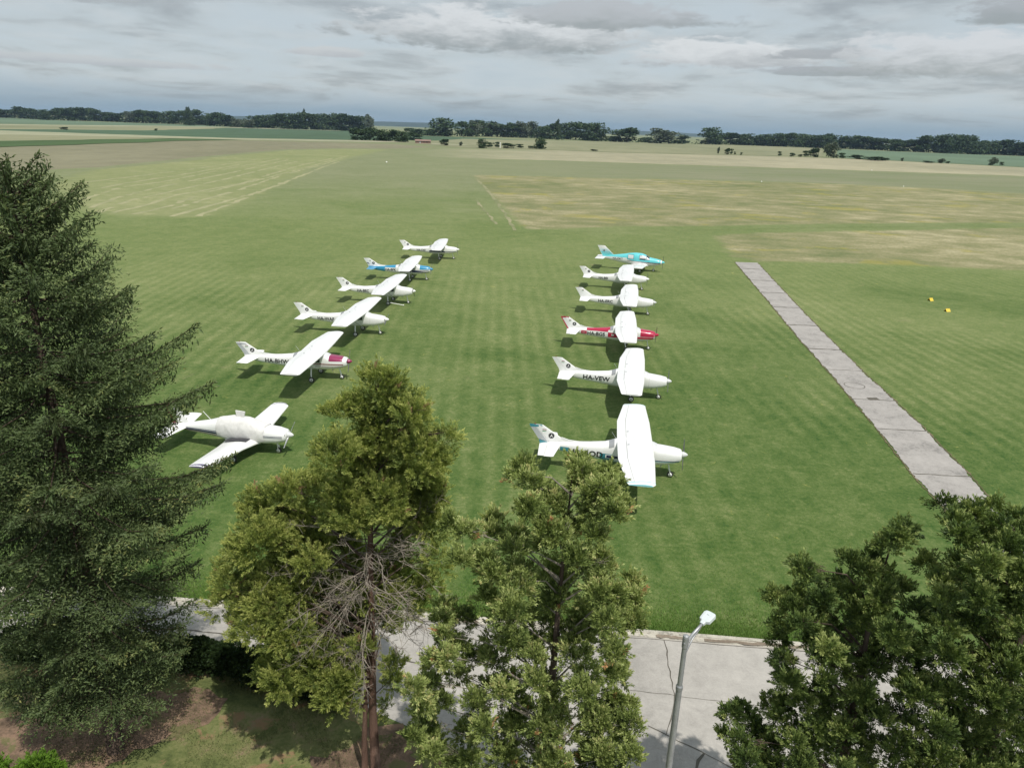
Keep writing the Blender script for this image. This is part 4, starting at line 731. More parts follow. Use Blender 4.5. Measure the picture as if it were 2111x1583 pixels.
# undergrowth at the foot of the far belts: nobody could count it
ug = []
for s, x, y, h, w, k in FAR_TREES:
    n = 70; ug.append(np.stack([x+rng.uniform(-.8, .8, n)*w, y+rng.normal(0, 7, n), rng.uniform(0.3, h*.36, n)*rng.uniform(.5, 1, n)], 1))
ug = np.concatenate(ug); V, F = stamp(blade_t(.8), ug-np.array([0, 0, 1.0]), rng.normal(size=ug.shape)+np.array([0, 0, .6]), rng.uniform(2.0, 5.0, len(ug)), Q1)
V[:, 2] = V[:, 2].clip(0)
tag(mk('undergrowth', V, F, FT[0].children[0].data.materials[0], tint=np.repeat(rng.uniform(.1, .7, len(ug)), 4)), 'dark undergrowth along the foot of the distant tree belts', 'undergrowth', kind='stuff')
# ------------------------------------------------------------ aircraft (nose tip at x=0, nose towards +x, wheels on z=0)
PW = paint('white_paint', (0.80, 0.80, 0.79), dirt=0.03)
def PC(n, c, **k): return paint(n, c, **k)
P_teal = PC('teal_paint', (0.045, 0.24, 0.30)); P_lteal = PC('light_teal_paint', (0.30, 0.64, 0.70)); P_aqua = PC('aqua_paint', (0.13, 0.58, 0.63)); P_red = PC('crimson_paint', (0.42, 0.012, 0.055)); P_mag = PC('wine_paint', (0.26, 0.022, 0.085))
P_blue = PC('blue_paint', (0.03, 0.26, 0.46)); P_navy = PC('navy_paint', (0.022, 0.030, 0.085)); P_black = PC('black_paint', (0.015, 0.015, 0.018)); P_grey = PC('grey_paint', (0.42, 0.44, 0.46)); P_dgrey = PC('propeller_grey', (0.10, 0.10, 0.11)); P_dred = PC('dark_red_paint', (0.20, 0.010, 0.02))
P_wine2 = PC('faded_wine_paint', (0.11, 0.012, 0.016)); P_haze = PC('hazed_perspex', (0.30, 0.31, 0.32), rough=.15); P_silver = PC('sunshade', (0.62, 0.63, 0.63), rough=0.45); P_walk = PC('walkway_black', (0.05, 0.05, 0.055), rough=.8, coat=0); P_purple = PC('dull_purple_paint', (0.14, 0.12, 0.22)); P_green = PC('flag_green', (0.03, 0.22, 0.08))
m, b, o = newmat('cabin_glass'); b.inputs['Base Color'].default_value = (0.035, 0.045, 0.05, 1); b.inputs['Roughness'].default_value = 0.06; b.inputs['Coat Weight'].default_value = 0.6; P_glass = m
m, b, o = newmat('tyre_rubber'); b.inputs['Roughness'].default_value = 0.85; setin(b, 'Base Color', RAMP(NOISE(objc(), 20, 4), [(0.3, (0.018, 0.018, 0.018)), (0.7, (0.05, 0.047, 0.043))])); P_tyre = m
m, b, o = newmat('bare_metal'); b.inputs['Metallic'].default_value = 0.8; b.inputs['Roughness'].default_value = 0.4; setin(b, 'Base Color', RAMP(NOISE(objc(), 8, 4), [(0.3, (0.35, 0.35, 0.36)), (0.7, (0.62, 0.62, 0.62))])); P_metal = m
m, b, o = newmat('cover_fabric'); p = objc(); n = NOISE(p, 3.0, 5, 0.6, 1.2); setin(b, 'Base Color', RAMP(n, [(0.3, (0.58, 0.57, 0.55)), (0.7, (0.72, 0.71, 0.69))])); b.inputs['Roughness'].default_value = 0.95
bump(b, n, 0.25, 0.04); P_cover = m

class Fus:
    def __init__(s, secs):
        a = np.array(sorted(secs, key=lambda q: q[0]), float); s.x = a[:, 0]; s.d = a[:, 1:]
    def sec(s, x):
        return [np.interp(x, s.x, s.d[:, k]) for k in range(s.d.shape[1])]       # hw, ztop, zbot, n
    def pt(s, x, th, off=0.0):
        hw, zt, zb, n = s.sec(x); zc_ = (zt+zb)/2; hh = (zt-zb)/2+off; hw = hw+off
        c, q = math.cos(th), math.sin(th)
        return (x, math.copysign(abs(c)**(2/n), c)*hw, zc_+math.copysign(abs(q)**(2/n), q)*hh)
    def th(s, x, z):
        hw, zt, zb, n = s.sec(x); zc_ = (zt+zb)/2; hh = (zt-zb)/2; r = max(-1, min(1, (z-zc_)/hh))
        return math.asin(math.copysign(abs(r)**(n/2), r))
    def y(s, x, z): return s.pt(x, s.th(x, z))[1]
    def body(s, name, mat, parent, nx=70, nt_=28):
        xs = np.unique(np.concatenate([np.linspace(s.x[0], s.x[-1], nx), s.x])); b_ = B()
        b_.grid(np.array([[s.pt(x, 2*math.pi*j/nt_) for j in range(nt_)] for x in xs]), closed=True, cap=True)
        return b_.build(name, mat, parent, smooth=True)
    def patch(s, b_, x0, x1, lo, hi, side, off=0.012, mi=0, nx=14, nz=6):
        """colour or glass panel lying on the skin between heights lo(x) and hi(x); side -1 is starboard"""
        xs = np.linspace(x0, x1, nx); g_ = []
        for x in xs:
            l = lo(x) if callable(lo) else lo; h = hi(x) if callable(hi) else hi; t0, t1 = s.th(x, l), s.th(x, h); row = []
            for t in np.linspace(t0, t1, nz):
                q = s.pt(x, t, off); row.append((q[0], q[1]*(-1 if side < 0 else 1), q[2]))
            g_.append(row)
        b_.grid(np.array(g_), flip=(side > 0), mi=mi)
    def top(s, b_, x0, x1, lo, off=0.012, mi=0, nx=14, nt_=16):
        xs = np.linspace(x0, x1, nx); g_ = []
        for x in xs:
            t0 = s.th(x, lo(x) if callable(lo) else lo); g_.append([s.pt(x, t, off) for t in np.linspace(t0, math.pi-t0, nt_)])
        b_.grid(np.array(g_), mi=mi)
AF = [(0, 0, 0), (.015, .32, -.2), (.06, .62, -.34), (.18, .92, -.42), (.35, 1, -.44), (.55, .86, -.40), (.75, .56, -.28), (.9, .26, -.14), (1, .03, -.03)]
def lifting(b_, st, f0=0.0, f1=1.0, vert=False, mi=0, caps=True):
    """st: list of (span, xLE, xTE, height offset, thickness); horizontal surface along y or fin along z"""
    g_ = []
    for sp, xl, xt, h, t in st:
        fr = [f for f in np.unique([f0, f1]+[a[0] for a in AF]) if f0 <= f <= f1]
        up_ = [(f, np.interp(f, [a[0] for a in AF], [a[1] for a in AF])*t) for f in fr]
        if vert: lo_ = [(f, -u) for f, u in up_]
        else: lo_ = [(f, np.interp(f, [a[0] for a in AF], [a[2] for a in AF])*t) for f in fr]
        ring = up_+lo_[::-1] if f0 > 0 else up_+lo_[::-1][:-1]
        pts = []
        for f, u in ring:
            x = xl+(xt-xl)*f
            pts.append((x, u, sp) if vert else (x, sp, h+u))
        g_.append(pts)
    G_ = np.array(g_); s0 = st[1][0] > st[0][0]
    b_.grid(G_, closed=True, cap=caps, mi=mi, flip=(s0 != vert))
def wing_pair(root, mat, st, flaps, name='wing', tipm=None, fsplit=.74):
    for s_ in (-1, 1):
        S = [(a*s_, *r) for a, *r in st]; b_ = B(); lifting(b_, S, 0, fsplit); w = b_.build(name, mat, root, smooth=False)
        me = w.data
        def at_(y): 
            A_ = np.array(st, float); return (y*s_,)+tuple(np.interp(y, A_[:, 0], A_[:, k]) for k in range(1, 5))
        cuts = [st[0][0]]+flaps+[st[-1][0]]; nm = ['wing_root']+['flap', 'aileron']+['tip_fairing']
        for i, (a, c) in enumerate(zip(cuts[:-1], cuts[1:])):
            if c-a < .03: continue
            g_ = .008; mids = [y for y in [q[0] for q in st] if a+.05 < y < c-.05]
            b2 = B(); lifting(b2, [at_(a+g_)]+[at_(y) for y in mids]+[at_(c-g_)], fsplit+.010, 1)
            b2.build(nm[min(i, 3)], mat, w)
        if tipm:
            a, b3 = at_(st[-1][0]-.22), B(); e = at_(st[-1][0]+.03)
            lifting(b3, [(a[0], a[1]+.01, a[2]-.01, a[3], a[4]*1.10), (e[0], e[1]-.02, e[2]+.02, e[3], e[4]*.8)]); b3.build('wing_tip', tipm, w)
def text_on(root, fus, s, x0, z0, h, mat=None, name='registration', wscale=1.0):
    cu = bpy.data.curves.new('t', 'FONT'); cu.body = s; cu.size = 1.0; cu.offset = 0.022; cu.resolution_u = 3
    o_ = bpy.data.objects.new('t', cu); C.objects.link(o_); dg = bpy.context.evaluated_depsgraph_get(); me0 = o_.evaluated_get(dg).to_mesh()
    bm = bmesh.new(); bm.from_mesh(me0); o_.evaluated_get(dg).to_mesh_clear()
    for k in range(1, 8):
        for ax in ((0, 1, 0), (1, 0, 0)):
            bmesh.ops.bisect_plane(bm, geom=bm.verts[:]+bm.edges[:]+bm.faces[:], plane_co=(.55*k, .095*k, 0), plane_no=ax)
    bm.verts.index_update(); V = np.array([v.co[:] for v in bm.verts]); F = [tuple(v.index for v in f.verts) for f in bm.faces]; bm.free()
    bpy.data.objects.remove(o_); bpy.data.curves.remove(cu)
    V[:, 0] -= V[:, 0].min(); V[:, 1] -= V[:, 1].min(); k = h/V[:, 1].max(); V *= k; V[:, 0] *= wscale
    for sd_ in (-1, 1):
        P_ = []
        L = V[:, 0].max()
        for u, v, _ in V:
            x = x0+(u if sd_ < 0 else L-u); z = z0+v; P_.append((x, sd_*(fus.y(x, z)+.018), z))
        mk(name, P_, F, mat or P_black, root)
def emblem(root, x, z, r=.17, y=.045):
    for s_ in (-1, 1):
        b_ = B(); t = np.linspace(0, 2*math.pi, 25)[:-1]
        f = lambda px, pz, o_: (x+px, s_*(y+o_), z+pz)
        b_.add([f(r*math.cos(a), r*math.sin(a), 0) for a in t]+[f(0, 0, 0)], [((i, (i+1) % 24, 24) if s_ < 0 else ((i+1) % 24, i, 24)) for i in range(24)], 0)
        for poly in ([(-.55, -.35), (-.15, .05), (.05, .62), (.22, .55), (.12, .1), (.5, -.25), (.38, -.42), (0, -.12), (-.4, -.5)],):
            b_.add([f(a*r, c*r, .004) for a, c in poly], [tuple(range(len(poly))) if s_ < 0 else tuple(range(len(poly)))[::-1]], 1)
        b_.build('emblem', [P_black, PW], root)
def flag(root, x, z, y=.045):
    for s_ in (-1, 1):
        b_ = B()
        for i in range(3):
            V = [(x, s_*y, z-.045*i), (x+.22, s_*y, z-.045*i), (x+.22, s_*y, z-.045*(i+1)), (x, s_*y, z-.045*(i+1))]
            b_.add(V, [(3, 2, 1, 0) if s_ < 0 else (0, 1, 2, 3)], i)
        b_.build('flag_mark', [P_dred, PW, P_green], root)
def wheel(root, x, y, r, w=.13, name='wheel'):
    b_ = B(); b_.lathe((x, y-w/2, r), (0, 1, 0), [(0, r*.55), (.01, r*.86), (w*.28, r), (w*.72, r), (w-.01, r*.86), (w, r*.55)], 20)
    o_ = b_.build(name, P_tyre, root, smooth=True); b2 = B(); b2.lathe((x, y-w/2-.012, r), (0, 1, 0), [(0, r*.25), (.005, r*.62), (w*.5, r*.66), (w+.019, r*.62), (w+.024, r*.25)], 16)
    b2.build('rim', PW, o_, smooth=True); return o_
def prop(root, x, z, ang, r=.95, mat=None, spin=None, blades_=2, sr=.17, sl_=.34):
    b_ = B(); b_.lathe((x+sl_, 0, z), (-1, 0, 0), [(0, .01), (sl_*.12, sr*.38), (sl_*.35, sr*.70), (sl_*.7, sr*.93), (sl_, sr)], 18); b_.build('spinner', spin or PW, root, smooth=True)
    b_ = B()
    for k in range(blades_):
        a = ang+k*2*math.pi/blades_; d = np.array([0, math.cos(a), math.sin(a)]); n_ = np.array([0, -math.sin(a), math.cos(a)]); xa = np.array([1.0, 0, 0]); c = np.array([x+.10, 0, z]); g_ = []
        for f, ch, tw in ((.12, .05, 1.0), (.3, .09, .75), (.6, .10, .5), (.85, .08, .35), (1, .04, .28)):
            u = n_*math.cos(tw)+xa*math.sin(tw); w_ = np.cross(d, u); q = c+d*f*r
            g_.append([q+u*ch/2, q+w_*.018, q-u*ch/2, q-w_*.018])
        b_.grid(np.array(g_), closed=True, cap=True)
    b_.build('propeller', mat or P_dgrey, root)

# ---- high wing tourer
HF = [(-0.34, .36, 1.64, 1.10, 2.3), (-0.42, .43, 1.68, 1.02, 2.4), (-0.75, .50, 1.74, .92, 2.7), (-1.25, .54, 1.79, .83, 3.0), (-1.62, .55, 1.83, .78, 3.0), (-2.12, .55, 2.05, .74, 3.0), (-2.5, .55, 2.09, .72, 3.0),
      (-3.4, .55, 2.08, .71, 3.0), (-3.85, .52, 2.00, .73, 3.0), (-4.15, .49, 1.88, .76, 2.9), (-4.5, .45, 1.78, .80, 2.8), (-5.3, .37, 1.70, .88, 2.7), (-6.5, .25, 1.63, 1.01, 2.6), (-7.5, .15, 1.55, 1.15, 2.3), (-8.05, .05, 1.48, 1.30, 2.0)]
HW = [(0.0, -1.94, -3.84, 1.985, .20), (.50, -1.94, -3.84, 1.985, .20), (2.65, -1.96, -3.82, 2.035, .195), (5.30, -2.08, -3.42, 2.045, .13), (5.45, -2.20, -3.36, 2.045, .08)]
def high_wing(loc, hdg, scl, label, reg, sch, spin=None, prop_ang=1.2):
    root = empty('light_aircraft', (loc[0], loc[1], 0), R_(hdg)); root.scale = (scl,)*3
    tag(root, label, 'aircraft', 'aircraft parked in two rows on the grass')
    F = Fus(HF); body = F.body('fuselage', PW, root)
    wing_pair(root, PW, HW, [.56, 2.62, 5.20], tipm=sch.get('tip'))
    # windows
    for s_ in (-1, 1):
        b_ = B(); F.patch(b_, -2.25, -2.98, lambda x: 1.36, lambda x: 1.36+.50*min(1, (-x-1.75)/.62), s_, .010); b_.build('side_window', P_glass, root)
        b_ = B(); F.patch(b_, -3.08, -3.72, lambda x: 1.38, lambda x: 1.86-.02*abs(x+3.3), s_, .010); b_.build('side_window', P_glass, root)
        b_ = B(); F.patch(b_, -2.20, -2.212, .86, 1.86, s_, .007); F.patch(b_, -3.03, -3.042, .86, 1.86, s_, .007); F.patch(b_, -2.2, -3.04, .85, .862, s_, .007); b_.build('door_outline', P_grey, body)
        # lift strut
        b_ = B(); b_.tube([(-2.45, s_*.52, .86), (-2.62, s_*2.55, 1.93)], .052, 8, flat=.45); b_.build('wing_strut', P_silver if sch.get('strut') else P_grey, root, smooth=True)
        # main gear
        b_ = B(); b_.tube([(-2.95, s_*.42, .82), (-2.86, s_*.78, .56), (-2.76, s_*1.06, .24)], [.055, .045, .035], 8, flat=.5); b_.build('main_gear_leg', PW, root, smooth=True)
        wheel(root, -2.74, s_*1.12, .21)
    b_ = B(); F.top(b_, -1.66, -2.00, lambda x: 1.80 if x > -1.8 else 1.80, .010); b_.build('windshield', sch.get('shield', P_silver), root, smooth=True)
    b_ = B(); F.top(b_, -3.98, -4.26, lambda x: F.sec(x)[1]-.22, .010); b_.build('rear_window', P_glass if sch.get('darkrear') else P_haze, root, smooth=True)
    # nose gear
    b_ = B(); b_.tube([(-1.02, 0, .95), (-.86, 0, .36)], .045, 8); b_.tube([(-.86, -.09, .40), (-.82, -.09, .17)], .022, 6); b_.tube([(-.86, .09, .40), (-.82, .09, .17)], .022, 6); b_.tube([(-.86, -.09, .40), (-.86, .09, .40)], .022, 6)
    b_.build('nose_gear_leg', PW, root); wheel(root, -.82, 0, .17, .12)
    # cowling intakes, exhaust
    b_ = B()
    for s_ in (-1, 1): b_.box((-.335, s_*.21, 1.42), (.03, .18, .12), 0)
    b_.box((-.36, 0, 1.14), (.03, .22, .10)); b_.build('air_intake', P_black, body)
    b_ = B(); b_.tube([(-1.35, -.25, .84), (-1.42, -.27, .70)], .035, 8); b_.build('exhaust', P_metal, root)
    prop(root, -.33, 1.41, prop_ang, r=.84, spin=spin)
    # fin and rudder
    b_ = B(); lifting(b_, [(1.45, -6.38, -8.02, 0, .065), (1.66, -6.60, -8.10, 0, .06), (2.51, -7.90, -8.64, 0, .035)], 0, .66, vert=True)
    b_.grid(np.array([[(-5.3, y_, 1.66) for y_ in (-.012, .012)], [(-6.45, y_, 1.74) for y_ in (-.035, .035)], [(-6.85, y_, 1.86) for y_ in (-.035, .035)]]))
    for s_ in (-1, 1): b_.add([(-5.3, s_*.01, 1.66), (-6.47, s_*.038, 1.74), (-6.87, s_*.038, 1.86), (-7.2, s_*.038, 1.45), (-6.0, s_*.05, 1.5)], [(0, 1, 2, 3, 4) if s_ > 0 else (4, 3, 2, 1, 0)])
    fin = b_.build('fin', PW, root)
    b_ = B(); lifting(b_, [(1.30, -6.40, -8.00, 0, .065), (1.66, -6.60, -8.10, 0, .06), (2.50, -7.90, -8.64, 0, .035)], .672, 1, vert=True); b_.build('rudder', sch.get('rudder', PW), fin)
    # tailplane
    for s_ in (-1, 1):
        st = [(0.04, -6.90, -8.06, 1.42, .055), (1.62, -7.18, -8.02, 1.42, .035), (1.68, -7.30, -7.95, 1.42, .02)]
        S = [(a*s_, *r) for a, *r in st]; b_ = B(); lifting(b_, S, 0, .60); tpn = b_.build('tailplane', sch.get('tailplane', PW), root)
        b_ = B(); lifting(b_, S[:2], .615, 1); b_.build('elevator', sch.get('tailplane', PW), tpn)
    # aerials and small fittings
    b_ = B(); b_.tube([(-3.9, .0, 2.05), (-4.15, 0, 2.40)], .008, 5); b_.tube([(-2.9, -.3, 2.15), (-3.05, -.3, 2.42)], .006, 5); b_.box((-3.25, .9, 2.15), (.10, .06, .03)); b_.box((-3.25, -.9, 2.15), (.10, .06, .03)); b_.build('aerial', P_grey, root)
    b_ = B(); b_.lathe((-8.35, 0, 2.52), (0, 0, 1), [(0, .03), (.05, .03), (.08, .012)], 8); b_.build('beacon', P_dred, fin)
    if not sch.get('noemblem'): emblem(root, -7.42, 1.93, .165, .058)
    flag(root, -7.93, 2.28)
    tx0, tz0, th_, ws = sch.get('text', (-6.35, 1.13, .30, 1.0))
    if sch.get('deco'): sch['deco'](root, F, body, fin)
    text_on(root, F, reg, tx0, tz0, th_, wscale=ws)
    return root
def pch(root, F, name, mat, *a, top=False, **k):
    for s_ in ((0,) if top else (-1, 1)):
        b_ = B()
        if top: F.top(b_, *a, **k)
        else: F.patch(b_, *a, s_, **k)
        b_.build(name, mat, root, smooth=True)
def finplate(root, name, mat, pts, y=.047):
    for s_ in (-1, 1):
        b_ = B(); b_.add([(x, s_*y, z) for x, z in pts], [tuple(range(len(pts))) if s_ > 0 else tuple(range(len(pts)))[::-1]]); b_.build(name, mat, root)
def deco_teal(root, F, body, fin):
    pch(root, F, 'stripe', P_teal, -4.05, -4.72, .96, 1.30, off=.009); pch(root, F, 'stripe', P_teal, -6.42, -6.9, 1.18, 1.40, off=.009)
    pch(root, F, 'stripe', P_lteal, -2.0, -6.4, lambda x: np.interp(x, [-6.4, -4.5, -2], [1.15, .90, .84]), lambda x: np.interp(x, [-6.4, -4.5, -2], [1.165, .93, .88]), off=.009, nx=30)
    pch(root, F, 'stripe', PW, -3.72, -4.42, 1.05, 1.26, off=.013); pch(root, F, 'stripe', P_navy, -3.72, -4.36, 1.08, 1.23, off=.017)
    pch(root, F, 'stripe', P_navy, -.45, -2.6, 1.145, 1.185, off=.010); pch(root, F, 'stripe', P_lteal, -.45, -2.6, 1.10, 1.125, off=.010)
    finplate(root, 'fin_cap', P_teal, [(-7.93, 2.47), (-7.98, 2.52), (-8.66, 2.52), (-8.60, 2.38), (-8.1, 2.40)], .035)
    finplate(root, 'rudder_base', P_teal, [(-7.50, 1.46), (-7.65, 1.56), (-8.10, 1.66), (-8.02, 1.36)], .049)
    finplate(root, 'rudder_skin', P_grey, [(-7.62, 1.585), (-8.30, 2.38), (-8.58, 2.36), (-8.12, 1.69)], .040)
def deco_red(root, F, body, fin):
    pch(root, F, 'cowl_paint', P_red, -.345, -1.62, 1.29, top=True, off=.009); pch(root, F, 'cowl_paint', P_red, -.345, -2.1, 1.09, 1.25, off=.009)
    for s_ in (1,): pch(root, F, 'stripe', P_red, -3.0, -3.9, 1.06, 1.42, off=.009, nx=16)
    pch(root, F, 'stripe', P_red, -3.9, -4.42, 1.06, 1.46, off=.009); pch(root, F, 'stripe', P_red, -6.28, -6.78, 1.16, 1.44, off=.009); pch(root, F, 'stripe', P_red, -4.42, -6.3, lambda x: np.interp(x, [-6.3, -4.42], [1.485, 1.50]), lambda x: np.interp(x, [-6.3, -4.42], [1.51, 1.66]), off=.009, nx=16)
    pch(root, F, 'stripe', P_red, -4.25, -6.3, lambda x: F.sec(x)[1]-.16, top=True, off=.007)
    pch(root, F, 'stripe', PW, -6.4, -6.68, 1.27, 1.295, off=.013); pch(root, F, 'stripe', PW, -3.9, -4.12, 1.20, 1.34, off=.013)
    finplate(root, 'rudder_trim', P_red, [(-8.58, 2.52), (-8.66, 2.53), (-8.12, 1.64), (-7.95, 1.36), (-7.0, 1.50), (-7.0, 1.53), (-7.9, 1.47), (-8.02, 1.66)], .040)
    finplate(root, 'fin_cap', P_red, [(-7.93, 2.45), (-7.97, 2.53), (-8.66, 2.53), (-8.60, 2.45)], .035)
def deco_wine(root, F, body, fin):
    pch(root, F, 'cowl_paint', P_mag, -.62, -1.60, 1.50, top=True, off=.009)
    pch(root, F, 'stripe', P_dred, -.55, -2.9, 1.235, 1.295, off=.009, nx=20); pch(root, F, 'stripe', P_mag, -.55, -2.6, 1.10, 1.12, off=.009, nx=20)
    finplate(root, 'fin_stripe', P_grey, [(-7.83, 2.38), (-7.86, 2.41), (-8.60, 2.42), (-8.59, 2.39)], .040)
    finplate(root, 'fin_stripe', P_purple, [(-7.80, 2.35), (-7.82, 2.37), (-8.58, 2.38), (-8.56, 2.355)], .040)
    finplate(root, 'rudder_skin', P_grey, [(-7.62, 1.585), (-8.24, 2.33), (-8.52, 2.33), (-8.02, 1.60)], .042)
def deco_blue(root, F, body, fin):
    pch(root, F, 'cowl_paint', P_blue, -.345, -1.60, 1.40, top=True, off=.009)
    pch(root, F, 'stripe', P_navy, -.5, -4.05, lambda x: 1.02, lambda x: np.interp(x, [-4.05, -3.9, -3.0, -.5], [1.10, 1.28, 1.32, 1.10]), off=.009, nx=26)
    pch(root, F, 'stripe', P_navy, -.5, -2.6, 1.26, 1.31, off=.010); pch(root, F, 'aft_paint', P_blue, -5.95, -7.95, lambda x: F.sec(x)[2]+.02, lambda x: F.sec(x)[1]-.03, off=.009, nx=20)
    pch(root, F, 'aft_paint', P_blue, -4.6, -5.95, 1.50, top=True, off=.008)
    finplate(root, 'rudder_base', P_blue, [(-7.1, 1.46), (-7.3, 1.60), (-8.04, 1.56), (-8.0, 1.33)], .052)
    finplate(root, 'fin_stripe', P_navy, [(-7.9, 1.66), (-8.0, 1.92), (-8.28, 2.02), (-8.22, 1.90), (-8.05, 1.86)], .045)
def deco_navy(root, F, body, fin):
    pch(root, F, 'stripe', P_navy, -2.0, -4.3, lambda x: 1.02, lambda x: np.interp(x, [-4.3, -3.9, -2.8, -2.0], [1.20, 1.33, 1.36, 1.16]), off=.009, nx=22)
    pch(root, F, 'stripe', P_navy, -.5, -2.0, 1.12, 1.18, off=.009)
def deco_plain(root, F, body, fin):
    pch(root, F, 'cowl_seam', P_grey, -1.58, -1.592, .84, 1.70, off=.006)
HWS = [('R1', (9.79, 36.71), -6.5, 1.015, 'white high-wing aircraft with teal fin cap and wing tips, nearest of the right row', 'HA-BOD', dict(deco=deco_teal, tip=P_lteal, text=(-6.42, 1.03, .34, 1.08)), P_silver, 1.25),
       ('R2', (11.37, 49.32), -9.6, 1.0, 'all white high-wing aircraft marked HA-VEW in the right row', 'HA-VEW', dict(deco=deco_plain, text=(-6.28, 1.14, .33, 1.12)), P_silver, .9),
       ('R3', (12.71, 61.92), -7.3, 1.0, 'high-wing aircraft with crimson cowling and crimson tail band, marked HA-BGS', 'HA-BGS', dict(deco=deco_red, noemblem=False, text=(-6.22, 1.10, .32, 1.05)), P_red, 1.9),
       ('R4', (14.8, 74.96), -9.0, .99, 'all white high-wing aircraft marked HA-ERC with no round emblem on its fin', 'HA-ERC', dict(deco=deco_plain, noemblem=True, text=(-6.10, 1.14, .30, 1.10)), P_silver, .3),
       ('R5', (16.18, 87.8), -9.6, .988, 'all white high-wing aircraft marked HA-BEI, parked next to the turquoise low-wing one', 'HA-BEI', dict(deco=deco_plain, text=(-6.15, 1.14, .28, 1.0)), PW, 1.5),
       ('L2', (-11.88, 51.38), -2.6, 1.005, 'white high-wing aircraft with wine red cowling top and red spinner, marked HA-BHW', 'HA-BHW', dict(deco=deco_wine, strut=True, text=(-6.42, 1.12, .32, 1.05)), P_mag, 1.1),
       ('L3', (-11.29, 63.94), -4.8, 1.02, 'all white high-wing aircraft marked HA-WA, directly behind the wine-nosed one in the left row', 'HA-WAF', dict(deco=deco_plain, text=(-6.40, 1.12, .30, 1.0)), PW, .4),
       ('L4', (-10.59, 76.47), -3.9, .995, 'all white high-wing aircraft marked HA-BE, between another white one and the blue-tailed one', 'HA-BEC', dict(deco=deco_plain, text=(-6.30, 1.12, .29, 1.0)), PW, 2.2),
       ('L5', (-10.21, 89.45), -.6, .99, 'high-wing aircraft with blue tail and blue cowling, marked HA-BFK', 'HA-BFK', dict(deco=deco_blue, tailplane=P_blue, text=(-5.9, 1.12, .29, 1.0)), P_blue, .7),
       ('L6', (-8.25, 105.38), .2, .996, 'white high-wing aircraft with navy side flash, farthest of the left row', 'HA-CKE', dict(deco=deco_navy, text=(-6.1, 1.10, .27, 1.0)), PW, 1.3)]
for k_, loc, h, sc_, lab, reg, sch, spn, pa in HWS: high_wing(loc, h, sc_, lab, reg, sch, spn, pa)

